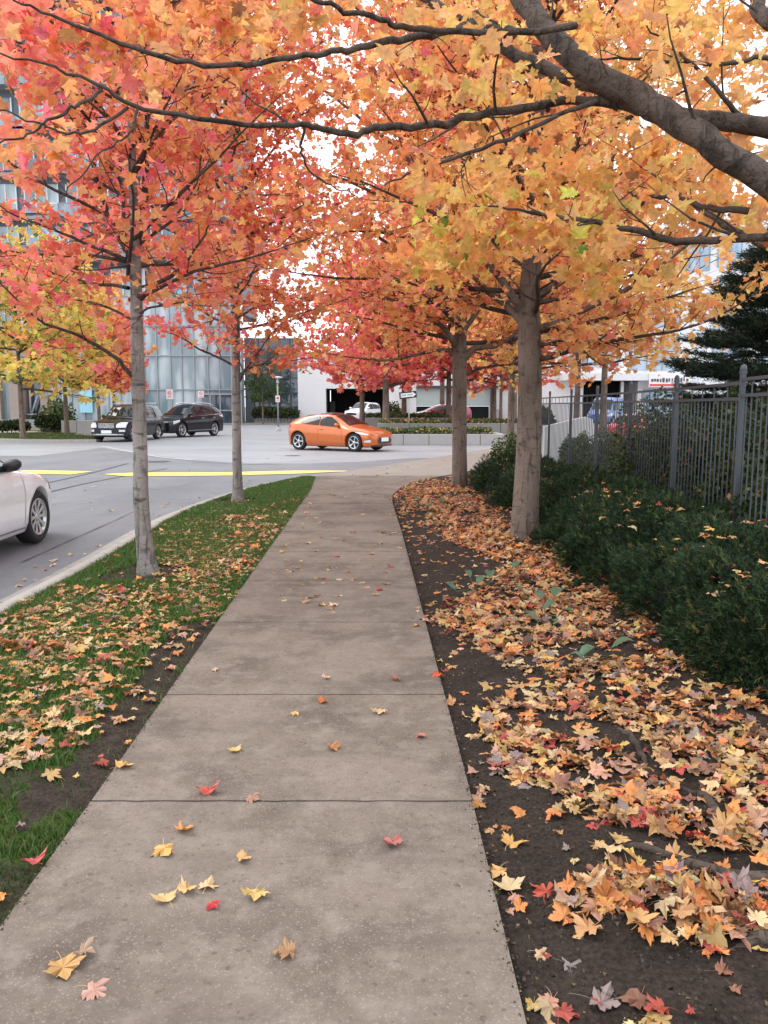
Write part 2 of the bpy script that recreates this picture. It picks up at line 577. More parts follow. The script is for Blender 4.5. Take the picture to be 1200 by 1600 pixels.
# manhole / patches of worn asphalt
for px, py, rx, ry in ((245, 721, .45, .35), (457, 712, .28, .25)):
    c = g(px, py)
    b = MB(); b.add([(c[0] + rx * math.cos(t), c[1] + ry * math.sin(t), ROADZ + .003) for t in np.linspace(0, 2 * math.pi, 20, False)], [tuple(range(20))])
    tag(b.build('manhole_cover' if px != 55 else 'road_patch', M_SEAM), kind='structure')

# sidewalk: left and right edges surveyed from the photograph
def LX(y):   # left edge
    return float(np.interp(y, [-3, 3.24, 10.3, 15.5, 18.4], [-1.14, -1.20, -1.33, -1.42, -1.60]))
def RX(y):
    return float(np.interp(y, [-3, 3.24, 10.3, 12.2, 13.5, 14.6, 16.2, 17.6, 19.0], [.42, .36, .225, .17, .14, .16, .38, .85, 1.6]))
far_l = [(-1.62, 18.6), (-1.0, 19.9), (0.1, 22.0), (1.1, 24.2), (2.3, 26.8), (4.9, 32.8), (7.5, 39)]
far_r = [(1.6, 19.0), (3.0, 21.6), (4.6, 24.6), (6.2, 28), (9.2, 36)]
joints = [-1.4, .1, 1.56, 3.09, 4.31, 5.83, 7.28, 8.75, 10.2, 11.7, 13.2, 14.8, 16.4, 17.9]
GAP = .007
b = MB()
cuts = [-2.0] + joints + [18.6]
for i in range(len(cuts) - 1):
    y0, y1 = cuts[i] + (GAP if i else 0), cuts[i + 1] - GAP
    ys = np.linspace(y0, y1, 6)
    # ragged joint line
    L0 = [(LX(y), y) for y in ys]
    R0 = [(RX(y), y) for y in ys[::-1]]
    jag = lambda yy, x0, x1, sgn: [(x, yy + sgn * .006 * (vnoise(x, yy, 14) - .5) * 2) for x in np.linspace(x0, x1, 26)[1:-1]]
    poly = R0[::-1] + jag(y1, RX(y1), LX(y1), 1) + L0[::-1] + jag(y0, LX(y0), RX(y0), 1)
    z0 = -.1
    b.prism(poly, z0, 0.0)
b.build('sidewalk', M_WALK)
tag(bpy.data.objects['sidewalk'], kind='structure')
b = MB()
poly = [(-1.6, 18.62), (RX(18.62), 18.62)] + far_r + [far_l[k] for k in range(len(far_l) - 1, 0, -1)]
b.prism(poly, -.1, -.002)
tag(b.build('sidewalk_corner', M_WALK2), kind='structure')
sheet('joint_bed', [(-1.10, -1.9), (.36, -1.9), (.20, 10), (.08, 13), (.08, 18.5), (-1.30, 18.5), (-1.25, 10)], -.02, M_CRACK)


# kerb of the verge: X about -3.1 then bending right to the corner
kp = [(-3.18, -2), (-3.16, 3), (-3.12, 6.3), (-3.12, 8.6), (-3.20, 11.6), (-3.05, 13.6), (-2.62, 16.1), (-2.0, 17.9), (-1.62, 18.55)]
KP = smooth_line([(x, y, 0) for x, y in kp], 60)
T = np.gradient(KP, axis=0); T /= np.linalg.norm(T, axis=1)[:, None]
Nn = np.column_stack([-T[:, 1], T[:, 0], 0 * T[:, 0]])       # to the left = towards road
def extr(P, prof, name, m):
    """sweep profile [(offset left, z)] along P"""
    n, k = len(P), len(prof)
    V = np.vstack([[P[i] + Nn[i] * o + np.array((0, 0, z)) for o, z in prof] for i in range(n)])
    F = [(i * k + j, i * k + j + 1, (i + 1) * k + j + 1, (i + 1) * k + j) for i in range(n - 1) for j in range(k - 1)]
    return struct(name, V, F, m)
extr(KP, [(-.16, -.05), (-.15, .015), (-.01, .015), (.01, .0), (.025, ROADZ + .002), (.30, ROADZ + .004), (.30, ROADZ - .02)], 'kerb', M_KERB)
def KX(y):
    return np.interp(y, KP[:, 1], KP[:, 0])

# verge ground (grass and soil) and planting bed ground
SOILP = [(330, 955), (352, 975), (300, 1040), (245, 1100), (215, 1165), (150, 1240), (90, 1265), (20, 1300), (20, 1240), (110, 1180),
         (170, 1110), (200, 1060), (250, 1000)]
def soil_mask(X, Y):
    px, py = to_px(X, Y, 0 * X)
    nn = (vnoise(X, Y, 5) - .5) * 30 + (vnoise(X, Y, 14) - .5) * 16
    m = in_poly(px + nn, py + nn * .5, SOILP).astype(float)
    ring = np.hypot(X + 2.28, Y - 7.6) < .42 + .2 * (vnoise(X, Y, 6) - .5)
    ring2 = np.hypot(X + 2.48, Y - 13.5) < .4
    low = ((vnoise(X, Y, 3, 4) > .62) & (py > 1200)) * .8
    return np.maximum(np.maximum(m, ring), np.maximum(ring2, low))
def grid_between(fa, fb, y0, y1, nu, nv, zf):
    ys = np.linspace(y0, y1, nv)
    V = []
    for y in ys:
        xs = np.linspace(fa(y), fb(y), nu)
        V += [(x, y, 0) for x in xs]
    V = np.array(V)
    V[:, 2] = zf(V[:, 0], V[:, 1])
    i = np.arange(nv - 1)[:, None] * nu; k = np.arange(nu - 1)[None]
    F = np.stack([i + k, i + k + 1, i + nu + k + 1, i + nu + k], -1).reshape(-1, 4)
    return V, F
def verge_z(X, Y):
    ed = np.minimum(np.abs(X - np.interp(Y, [-3, 3, 10, 18.4], [-1.15, -1.2, -1.33, -1.6])), .3) / .3
    return -.035 + .03 * ed + .02 * (vnoise(X, Y, 3) - .5) * ed
V, F = grid_between(lambda y: float(KX(y)) + .14, lambda y: LX(y) + .0, -2, 18.3, 70, 420, verge_z)
sm = soil_mask(V[:, 0], V[:, 1])
n1 = vnoise(V[:, 0], V[:, 1], 9)[:, None]
grn = np.array((.035, .062, .012)) * (1 - n1) + np.array((.06, .085, .02)) * n1
soil = np.array((.040, .030, .024)) * (.7 + .6 * vnoise(V[:, 0], V[:, 1], 22)[:, None])
col = grn * (1 - sm[:, None]) + soil * sm[:, None]
def attr_ground(name, bump=.8):
    m = bpy.data.materials.new(name); m.use_nodes = True
    t = m.node_tree; N, L = t.nodes, t.links
    p = N['Principled BSDF']; p.inputs['Roughness'].default_value = .95; p.inputs['Specular IOR Level'].default_value = .15
    a = N.new('ShaderNodeAttribute'); a.attribute_name = 'col'
    tc = N.new('ShaderNodeTexCoord'); n = N.new('ShaderNodeTexNoise'); n.inputs['Scale'].default_value = 60; n.inputs['Detail'].default_value = 8
    L.new(tc.outputs['Object'], n.inputs['Vector'])
    r = N.new('ShaderNodeMapRange'); r.inputs[1].default_value, r.inputs[2].default_value = .3, .7; r.inputs[3].default_value, r.inputs[4].default_value = .55, 1.45
    L.new(n.outputs['Fac'], r.inputs[0])
    x = N.new('ShaderNodeMixRGB'); x.blend_type = 'MULTIPLY'; x.inputs[0].default_value = 1
    L.new(a.outputs['Color'], x.inputs[1]); L.new(r.outputs[0], x.inputs[2]); L.new(x.outputs[0], p.inputs['Base Color'])
    b = N.new('ShaderNodeBump'); b.inputs['Strength'].default_value = bump; b.inputs['Distance'].default_value = .02
    L.new(n.outputs['Fac'], b.inputs['Height']); L.new(b.outputs[0], p.inputs['Normal'])
    return m
M_VERGE = attr_ground('verge_ground')
struct('verge_ground', V, F, M_VERGE, col=col)

def grass_blades(name, X, Y, Z, h, colors, label, wd=.004, lean=.5):
    n = len(X)
    a = R.uniform(0, 2 * math.pi, n); hh = h * R.uniform(.5, 1.2, n)
    lx, ly = R.normal(0, lean, n) * hh, R.normal(0, lean, n) * hh
    w2 = wd * R.uniform(.7, 1.3, n)
    P = np.column_stack([X, Y, Z])
    A = P + np.column_stack([np.cos(a) * w2, np.sin(a) * w2, 0 * a])
    B = P - np.column_stack([np.cos(a) * w2, np.sin(a) * w2, 0 * a])
    M1 = P + np.column_stack([lx * .35, ly * .35, hh * .6]); Tt = P + np.column_stack([lx, ly, hh])
    V = np.stack([A, B, M1 + (A - P) * .6, M1 - (A - P) * .6, Tt], 1).reshape(-1, 3)
    F = (np.array([(0, 1, 3), (0, 3, 2), (2, 3, 4)])[None] + (np.arange(n) * 5)[:, None, None]).reshape(-1, 3)
    o = link(name, tri_mesh(name, V, F, np.repeat(colors, 5, 0)), None, [M_GREEN])
    return tag(o, label, 'grass', kind='stuff')
def verge_points(n):
    # denser near the camera
    Y = 1.2 + (18.2 - 1.2) * R.random(n) ** 1.7
    a = KX(Y) + .15; bb = np.interp(Y, [-3, 3.24, 10.3, 15.5, 18.4], [-1.14, -1.20, -1.33, -1.42, -1.60])
    X = a + (bb - a) * R.random(n)
    return X, Y
X, Y = verge_points(230000)
keep = R.random(len(X)) > soil_mask(X, Y) * .96
px_, py_ = to_px(X, Y, 0 * X)
thin = (py_ > 1080) & (vnoise(X, Y, 4, 2) > .5) & (R.random(len(X)) < .55)
keep &= ~thin
X, Y = X[keep], Y[keep]
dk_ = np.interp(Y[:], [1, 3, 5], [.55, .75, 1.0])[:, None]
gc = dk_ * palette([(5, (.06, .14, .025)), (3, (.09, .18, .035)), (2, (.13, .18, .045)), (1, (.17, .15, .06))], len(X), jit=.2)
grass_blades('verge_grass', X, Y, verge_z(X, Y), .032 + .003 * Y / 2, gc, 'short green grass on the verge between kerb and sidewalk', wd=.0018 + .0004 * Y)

# planting bed: dark soil, gently mounded towards the hedge
def bed_z(X, Y):
    e = np.clip((X - np.interp(Y, [-3, 3.24, 10.3, 13.5, 14.6, 16.2, 17.6, 19], [.42, .36, .225, .14, .16, .38, .85, 1.6])), 0, 3)
    return -.03 + .045 * np.minimum(e / .5, 1) + .05 * (e / 3) + .035 * (vnoise(X, Y, 1.8) - .5) * np.minimum(e, 1) + .012 * (vnoise(X, Y, 9) - .5)
V, F = grid_between(RX, lambda y: 9.0 + max(0, y - 6) * .25, -2, 18.9, 130, 330, bed_z)
sc = np.array((.034, .025, .020)) * (.6 + .8 * vnoise(V[:, 0], V[:, 1], 16)[:, None])
struct('planting_bed_soil', V, F, attr_ground('bed_soil', 1.0), col=sc)
V, F = grid_between(lambda y: float(np.interp(y, [19, 21.6, 24.6, 28, 36], [1.65, 3.05, 4.65, 6.25, 9.25])), lambda y: 22.0, 18.9, 34, 40, 60, bed_z)
V[:, 2] = -.02 + .03 * vnoise(V[:, 0], V[:, 1], 1)
struct('bed_soil_beyond', V, F, M_VERGE, col=np.array((.05, .05, .03)) * np.ones((len(V), 1)))

# far side: island with grass and kerb, sidewalk and apron behind
kz = ROADZ
isl = [G(-60, 688, kz), G(30, 691, kz), G(90, 692, kz), G(150, 691, kz), G(160, 689.5, kz), G(150, 687, kz), G(118, 683, kz), G(128, 680, kz), G(90, 679, kz), G(-60, 682, kz)]
isl = [(p[0], p[1]) for p in isl]
b = MB(); b.prism(isl, kz - .01, kz + .13)
tag(b.build('island_kerb', M_KERB), kind='structure')
cen = np.mean(isl, axis=0)
b = MB(); inner = [(cen[0] + (x - cen[0]) * .965, cen[1] + (y - cen[1]) * .86) for x, y in isl]
b.prism(inner, kz + .1, kz + .15)
tag(b.build('island_ground', mat('island_lawn', (.05, .085, .02), .95, col2=(.10, .085, .035), scale=1.2, contrast=(.45, .7))), kind='structure')
n = 26000
IX = R.uniform(min(p[0] for p in inner), max(p[0] for p in inner), n); IY = R.uniform(min(p[1] for p in inner), max(p[1] for p in inner), n)
k = in_poly(IX, IY, inner); IX, IY = IX[k], IY[k]
grass_blades('island_grass', IX, IY, np.full(len(IX), kz + .15), .07, palette([(4, (.05, .11, .02)), (2, (.09, .13, .03)), (1, (.25, .15, .06))], len(IX), jit=.2),
             'grass on the kerbed island below the yellow trees', wd=.012)
y0 = isl[-2][1] + .3
b = MB(); b.prism([(-60, y0), (isl[-2][0] - .5, y0), (isl[-2][0] + 1, y0 + 3.5), (-60, y0 + 4)], kz - .01, kz + .10)
tag(b.build('far_sidewalk', M_WALK2), kind='structure')
b = MB(); b.prism([(-60, y0 + 4.05), (isl[-2][0] + 1.5, y0 + 4.05), (isl[-2][0] + 3, y0 + 22), (-60, y0 + 22)], kz - .01, kz + .14)
tag(b.build('far_planting_ground', mat('far_mulch', (.20, .14, .09), .95, col2=(.10, .10, .05), scale=1.5)), kind='structure')
b = MB(); b.prism([(-4.2, 58), (1.5, 50.2), (18, 50.2), (18, 90), (-4.2, 90)], kz - .01, .30)
tag(b.build('raised_forecourt', M_WALK2), kind='structure')
b = MB(); b.prism([(-30, 76), (-8.6, 76), (-8.6, 90), (-30, 90)], kz - .01, kz + .10)
tag(b.build('forecourt', M_WALK2), kind='structure')
# ------------------------------------------------------------------ buildings
M_WHITE = mat('white_render', (.74, .75, .76), .8, var=.05, scale=.6)
M_CONC = mat('grey_concrete', (.40, .40, .39), .85, var=.14, scale=2, bump=.2)
M_SLAB = mat('balcony_slab', (.27, .29, .32), .8, var=.08, scale=1)
M_DARKIN = mat('dark_interior', (.018, .018, .02), .9)
M_FRAME = mat('mullion', (.30, .33, .36), .45, metal=.4, var=.1)
M_FRAMED = mat('dark_mullion', (.06, .07, .08), .5, metal=.3)
def glass_mat(name, c1, c2, rough=.08, scale=.9, st=(1, 1, .25)):
    m = mat(name, c1, rough, col2=c2, scale=scale, stretch=st, detail=2, contrast=(.42, .6), spec=.8)
    return m
M_GTEAL = glass_mat('teal_glass', (.05, .10, .13), (.22, .34, .40))
M_GPALE = glass_mat('pale_curtained_glass', (.19, .26, .29), (.44, .51, .54), scale=.8)
M_GDARK = glass_mat('dark_glass', (.035, .055, .075), (.09, .12, .15), rough=.04)
M_GBLUE = glass_mat('blue_glass', (.22, .34, .47), (.42, .52, .62))
M_STONE = mat('stone_blocks', (.36, .30, .27), .85, var=.15, scale=3)
K80 = .064
def X8(px): return (px - 600) * K80
def Z8(py): return CAMZ + (HOR - py) * K80

# residential tower
t = thing('apartment_tower', 'tall glass apartment tower with grey balcony slabs behind the red trees on the left', 'building', (-28, 84, 0))
tx0, tx1 = -52.0, -15.2
ty = 80.0
def L_(b, name, m, parent, loc, bevel=0):
    o = b.build(name, m, parent, bevel)
    return o
off = np.array((-28, 84, 0.0))
b = MB(); b.box(tx0 + 28, tx1 + 28, -2.0, 14, 11.6, 62); b.build('wall', mat('tower_wall', (.13, .155, .18), .7, var=.1, scale=.4), t)
nb = 9
bw = (tx1 - tx0) / nb
wm = MB(); wm.box(-bw * .40, bw * .40, -.10, .10, 0, 2.7)
wm2 = MB()
for u in (-.40, -.13, .14, .40):
    wm2.box(bw * u - .06, bw * u + .06, -.16, -.10, 0, 2.7)
wm2.box(-bw * .40, bw * .40, -.15, -.10, .85, .97)
wpro = None
GL = [M_GTEAL, M_GPALE, M_GBLUE, M_GTEAL]
protos = []
for gi, gm in enumerate(GL[:3]):
    o = wm.build('window', gm, t); f = wm2.build('window_frame', mat('white_frame', (.66, .7, .73), .5), o)
    protos.append((o, f))
k = 0
used = [False] * 3
for fl in range(12):
    z = 12.2 + fl * 4.0
    for bay in range(nb if fl < 11 else 1):
        gi = int(R.choice(3, p=(.45, .35, .2)))
        o, f = protos[gi]
        if used[gi]:
            o2 = o.copy(); C.objects.link(o2); o2.parent = t
            f2 = f.copy(); C.objects.link(f2); f2.parent = o2
            o = o2
        used[gi] = True
        o.location = (tx0 + 28 + bw * (bay + .5), -2.08, z + .25)
for fl in range(12):
    z = 11.7 + fl * 4.0
    s = MB()
    s.box(tx0 + 27.6, tx1 + 28.5, -3.0 - .9 * ((fl % 3) == 1), -1.9, z, z + .34)
    s.build('floor_slab', M_SLAB, t)
    for bay in range(nb):
        if (bay + fl) % 3 != 0:
            cx = tx0 + 28 + bw * (bay + .5)
            q = MB(); q.box(cx - bw * .46, cx + bw * .46, -3.9, -3.0, z + .05, z + .28)
            q.box(cx - bw * .46, cx + bw * .46, -3.88, -3.80, z + .28, z + 1.25, 1)
            q.box(cx - bw * .46, cx + bw * .46, -3.92, -3.76, z + 1.25, z + 1.32, 0)
            q.build('balcony', [M_SLAB, M_GTEAL], t)
# lobby curtain wall under the tower
t = thing('glass_lobby', 'tall pale blue glass lobby front with vertical mullions below the tower', 'building', (-22, 78.6, 0))
lx0, lx1 = X8(-60), X8(384)
b = MB(); b.box(lx0 + 22, lx1 + 22, 0, 1.6, kz, 12.1); b.build('wall', M_GPALE, t)
b = MB()
x = lx0
i = 0
while x < lx1 + .01:
    b.box(x + 22 - .06, x + 22 + .06, -.14, 0, kz, 12.1)
    x += 1.08 + .12 * ((i * 7) % 3); i += 1
b.build('mullions', M_FRAME, t)
b = MB()
for z in (.15, 3.15, 6.4, 9.2, 12.0):
    b.box(lx0 + 22, lx1 + 22, -.18, -.02, z, z + .12)
b.build('transoms', M_FRAME, t)
b = MB(); b.box(X8(322) + 22, X8(384) + 22, -.30, -.15, kz, 2.75); b.build('door', M_GDARK, t)
b = MB()
for px in (322, 337, 352, 370, 384):
    b.box(X8(px) + 22 - .06, X8(px) + 22 + .06, -.38, -.30, kz, 2.75)
b.box(X8(322) + 22, X8(384) + 22, -.39, -.31, 1.15, 1.27); b.box(X8(322) + 22, X8(384) + 22, -.39, -.31, 2.7, 2.85)
b.build('door_frame', M_FRAME, t)
# bright cyan panel left of the trees, and tan piers
b = MB(); b.box(X8(139) + 22, X8(158) + 22, -.34, -.2, 1.0, 4.0); b.build('blue_panel', mat('cyan_panel', (.30, .62, .74), .3), t)
# dark glass wing
t = thing('dark_glass_wing', 'dark gridded glass wing between the lobby and the white garage wall', 'building', (-11.3, 82, 0))
dx0, dx1 = X8(386) + 11.3, X8(467) + 11.3 + .1
b = MB(); b.box(dx0, dx1, 0, 3, kz, 8.4); b.build('wall', M_GDARK, t)
b = MB()
for x in np.linspace(dx0, dx1, 6): b.box(x - .05, x + .05, -.1, 0, kz, 8.4)
for z in (.1, 1.5, 2.9, 4.4, 5.9, 7.2, 8.3): b.box(dx0, dx1, -.12, -.01, z, z + .1)
b.build('mullions', M_FRAMED, t)
b = MB(); b.box(dx0 - .3, dx0 + .55, -.5, .1, kz, 8.4); b.build('pier', mat('dark_pier', (.10, .12, .14), .6), t)
b = MB(); b.box(dx0 + .9, dx1 - .05, -2.6, -2.1, kz, .45); b.build('planter_wall', M_CONC, t)

# white garage
t = thing('garage_building', 'long white parking garage with a dark drive-in opening and a grey shutter', 'building', (3, 80, 0))
def gb(px0, px1, z0, z1, y0=0.0, y1=1.0, m=M_WHITE, nm='wall', mi=0):
    b = MB(); b.box(X8(px0) - 3, X8(px1) - 3, y0, y1, z0, z1); return b.build(nm, m, t)
b = MB()
for (p0, p1, z0, z1) in ((467, 510, kz, 3.35), (605, 650, kz, 3.35), (765, 908, kz, 3.35), (467, 908, 3.35, 6.6)):
    b.box(X8(p0) - 3, X8(p1) - 3, 0, 1.2, z0, z1)
b.build('wall', M_WHITE, t)
gb(511, 604, kz, 3.3, 6.5, 6.7, M_DARKIN, 'garage_interior')
b = MB(); b.box(X8(510) - 3, X8(605) - 3, 1.2, 6.5, 3.3, 3.4); b.box(X8(509) - 3, X8(510) - 3, 1.2, 6.5, kz, 3.3); b.box(X8(605) - 3, X8(606) - 3, 1.2, 6.5, kz, 3.3)
b.build('garage_interior', M_DARKIN, t)
gb(513, 521, kz, 2.1, 3.4, 3.8, mat('grey_door', (.05, .05, .055), .7), 'door')
gb(650, 765, 1.62, 3.35, .15, .4, mat('grey_teal_shutter', (.42, .50, .50), .6, var=.04), 'shutter')
gb(650, 765, kz, 1.6, 1.3, 1.5, M_DARKIN, 'opening')
gb(650, 908, 3.36, 3.62, -.25, -.02, mat('dark_fascia', (.05, .05, .06), .6), 'fascia')
for p in (766, 632):
    gb(p - 2, p + 2, kz, 3.3, -.5, -.1, mat('dark_column', (.10, .085, .08), .7), 'column')
gb(771, 778, kz, 1.3, -.5, -.1, M_CONC, 'bollard_wall')
gb(467, 908, 6.6, 6.9, -.2, 1.4, mat('parapet_cap', (.5, .5, .5), .7), 'parapet')

# right-hand building with dark bay, shop sign and blue windows
KR = .056
def XR(px): return (px - 600) * KR
def ZR(py): return CAMZ + (HOR - py) * KR
t = thing('white_shop_building', 'white building with blue windows and a red striped shop front behind the fence', 'building', (24, 70, 0))
b = MB()
x0, x1 = XR(850) - 24, XR(1330) - 24
b.box(x0, XR(908) - 24, 0, 8, kz, ZR(597)); b.box(XR(992) - 24, x1, 0, 8, kz, ZR(597)); b.box(x0, x1, 0, 8, ZR(597), ZR(470))
b.box(XR(1040) - 24, x1, 0.4, 8, ZR(470), ZR(350))
b.build('wall', M_WHITE, t)
b = MB(); b.box(XR(908) - 24, XR(992) - 24, 5, 5.3, kz, ZR(597)); b.build('garage_interior', M_DARKIN, t)
b = MB(); b.box(XR(908) - 24, XR(992) - 24, 0, 5, ZR(597), ZR(597) + .05); b.build('garage_interior', M_DARKIN, t)
b = MB(); b.box(XR(966) - 24, XR(970) - 24, -.05, .3, kz, ZR(597)); b.build('column', M_WHITE, t)
for (a, c, p, q) in ((980, 1052, 530, 553), (980, 1052, 556, 580), (880, 960, 530, 575), (1105, 1150, 530, 575), (1108, 1160, 375, 425), (1108, 1160, 440, 480), (1050, 1095, 380, 430), (1180, 1230, 375, 425), (1180, 1230, 530, 575), (880, 960, 480, 515), (985, 1052, 480, 515), (1105, 1150, 490, 518)):
    b = MB(); b.box(XR(a) - 24, XR(c) - 24, -.06 if p > 470 else .3, .5, ZR(q), ZR(p)); w_ = b.build('window', M_GBLUE, t)
    b = MB()
    for u in np.linspace(XR(a) - 24, XR(c) - 24, 4): b.box(u - .04, u + .04, (-.12 if p > 470 else .24), (-.06 if p > 470 else .3), ZR(q), ZR(p))
    b.build('window_frame', M_FRAME, w_)
b = MB(); b.box(XR(870) - 24, XR(1075) - 24, -1.4, -.02, ZR(596), ZR(585)); b.build('canopy', M_WHITE, t)
b = MB(); b.box(XR(1000) - 24, XR(1064) - 24, -1.55, -1.41, ZR(606), ZR(586)); sg = b.build('shop_sign', mat('sign_white', (.8, .8, .8), .5, var=.03), t)
b = MB(); b.box(XR(1001) - 24, XR(1063) - 24, -1.58, -1.56, ZR(604.5), ZR(601.5)); b.build('red_stripe', mat('sign_red', (.70, .05, .06), .4), sg)
# illegible dark lettering above the stripe, only broken strokes can be made out
b = MB(); rr = np.random.default_rng(4)
x = XR(1003) - 24
while x < XR(1058) - 24:
    wdt = rr.uniform(.06, .2)
    b.box(x, x + wdt, -1.58, -1.56, ZR(rr.uniform(597, 599)), ZR(rr.uniform(592, 594)))
    x += wdt + rr.uniform(.05, .14)
b.build('lettering', mat('sign_letters', (.10, .07, .08), .5), sg)
b = MB()
for u in (1002, 1018, 1034, 1050, 1064): b.box(XR(u) - 24 - .05, XR(u) - 24 + .05, -.1, -.01, kz, ZR(608))
b.box(XR(1002) - 24, XR(1064) - 24, -.06, -.02, kz + .6, ZR(608), 1)
b.build('shop_window', [M_FRAME, M_GBLUE], t)

# stone piers of the townhouse entry at far left
t = thing('stone_entry', 'pinkish stone entry block with piers behind the dark hedge at far left', 'building', (-29, 60, 0))
K6 = .048
def X6(px): return (px - 600) * K6 + 29
def Z6(py): return CAMZ + (HOR - py) * K6
b = MB()
for (a, c, p) in ((-60, 6, 590), (20, 41, 580), (68, 80, 620)):
    b.box(X6(a), X6(c), 0, 1.2, kz, Z6(p))
    for z in np.arange(.5, Z6(p), .55): b.box(X6(a) - .012, X6(c) + .012, -.012, 1.212, z, z + .02, 1)
b.build('pier', [M_STONE, M_CONC], t)
b = MB(); b.box(X6(67), X6(81), -.1, 1.3, Z6(620), Z6(617)); b.build('pier_cap', M_STONE, t)
b = MB(); b.box(X6(6), X6(20), .5, .8, kz, Z6(590)); b.build('window', M_GPALE, t)
b = MB(); b.box(X6(41), X6(68), .9, 1.0, kz, Z6(585)); b.build('entry_glass', M_GDARK, t)
b = MB()
b.tube([(X6(46), .5, .6), (X6(60), .5, 2.4)], .09, 6); b.tube([(X6(47), .6, kz), (X6(47), .6, 3.4)], .09, 6); b.tube([(X6(40), .3, 1.0), (X6(66), .3, 1.0)], .07, 6)
b.build('railing', M_FRAME, t)
b = MB(); b.box(X6(-60), X6(70), -.3, .1, kz, Z6(655)); b.build('low_wall', mat('teal_grey_wall', (.26, .32, .32), .7), t)

# planters in the middle distance
def planter(name, label, pxa, pxb, y, z0, z1, depth, m, pieces=None):
    xa, xb = (pxa - 600) / FPX * y, (pxb - 600) / FPX * y
    t = thing(name, label, 'planter', (xa, y, ROADZ))
    b = MB()
    xs = np.linspace(0, xb - xa, pieces or 2)
    for i in range(len(xs) - 1):
        b.box(xs[i] + .01, xs[i + 1] - .01, 0, .3, 0, z1 - ROADZ)
    b.box(0, .3, .3, depth, 0, z1 - ROADZ); b.box(xb - xa - .3, xb - xa, .3, depth, 0, z1 - ROADZ)
    b.build('wall', m, t, .015)
    b = MB(); b.box(0.02, xb - xa - .02, .3, depth, 0, z1 - ROADZ - .07); b.build('soil', M_SOIL, t)
    return t, xa, xb
M_PL = mat('pale_planter', (.36, .35, .34), .85, var=.1, scale=2, bump=.1)
M_PL2 = mat('grey_planter', (.22, .21, .195), .85, var=.15, scale=2, bump=.1)
planter('planter_wall', 'long low pale concrete planter wall behind the orange car', 590, 790, 35.6, 0, .37, 3.2, M_PL, 6)
planter('planter_wall', 'grey concrete planter wall one step up, behind the low pale one', 590, 845, 38.9, 0, .78, 3.6, M_PL2, 5)
planter('planter_wall', 'low farther planter wall in front of the dark red car', 570, 700, 46, 0, .95, 3.6, M_PL2, 3)
o, xa, xb = planter('planter_wall', 'white garden wall beside the head of the first black car', 98, 146, 47, 0, .78, .6, M_PL, 3)
# light ramp wall seen through the fence
t = thing('ramp_wall', 'white rounded ramp wall seen through the fence beside the pale trunk', 'wall', (4.9, 22, 0))
b = MB()
top = [(0, 1.05)] + [(u, 1.05 + .35 * math.sin(u / 1.6 * 1.2)) for u in np.linspace(.2, 1.15, 8)] + [(1.3, 1.25), (1.38, 1.0)]
n = len(top)
for yy in (0, .25):
    pass
V = [(x - .5, 0, z) for x, z in top] + [(x - .5, .25, z) for x, z in top] + [(x - .5, 0, 0) for x, z in top] + [(x - .5, .25, 0) for x, z in top]
F = []
for i in range(n - 1):
    F += [(i, i + 1, n + i + 1, n + i), (2 * n + i, 2 * n + i + 1, i + 1, i), (n + i, n + i + 1, 3 * n + i + 1, 3 * n + i)]
F.append((n - 1, 3 * n - 1, 4 * n - 1, 2 * n - 1)); F.append((0, n, 3 * n, 2 * n))
b.add(V, F); b.build('wall', M_WHITE, t)

# ------------------------------------------------------------------ fence
t = thing('metal_fence', 'grey steel picket fence with double top rail behind the hedge', 'fence', (3.1, 7, 0))
M_STEEL = mat('galvanised_steel', (.075, .085, .10), .5, metal=.25, var=.18, scale=6)
fo = np.array((3.1, 7, 0))
posts = [(2.78, 4.7), (3.1, 7.0), (3.4, 9.4), (3.6, 11.8), (3.75, 14.2), (3.85, 16.6), (3.9, 19.0), (3.95, 21.4), (4.0, 23.8)]
posts = [(2.35, 2.4)] + posts
for i, (x, y) in enumerate(posts):
    b = MB()
    s = .020
    b.box(x - fo[0] - s, x - fo[0] + s, y - fo[1] - s, y - fo[1] + s, -.05, 1.88)
    b.box(x - fo[0] - s * 1.25, x - fo[0] + s * 1.25, y - fo[1] - s * 1.25, y - fo[1] + s * 1.25, 1.88, 1.90)
    b.lathe([(1.90, .026), (1.925, .03), (1.95, .022), (1.962, .004)], 10, 'z', (x - fo[0], y - fo[1], 0))
    b.build('post', M_STEEL, t)
for i in range(len(posts) - 1):
    A, B = np.array(posts[i]) - fo[:2], np.array(posts[i + 1]) - fo[:2]
    zt = 1.80 if i > 1 else 1.83
    dv = (B - A) / np.linalg.norm(B - A); nv = np.array((-dv[1], dv[0]))
    b = MB()
    mid = (A + B) / 2; hl = np.linalg.norm(B - A) / 2 - .03
    for z in (zt, zt - .135, .16):
        b.obox((mid[0], mid[1], z), (dv[0] * hl, dv[1] * hl, 0), (nv[0] * .015, nv[1] * .015, 0), (0, 0, .014))
    npk = 17
    for k in range(1, npk):
        p = A + (B - A) * k / npk
        ztop = zt - .018 if k % 3 == 0 else zt - .151
        b.obox((p[0], p[1], (ztop + .06) / 2), (dv[0] * .0052, dv[1] * .0052, 0), (nv[0] * .0052, nv[1] * .0052, 0), (0, 0, (ztop - .06) / 2))
    b.build('picket_panel', M_STEEL, t)

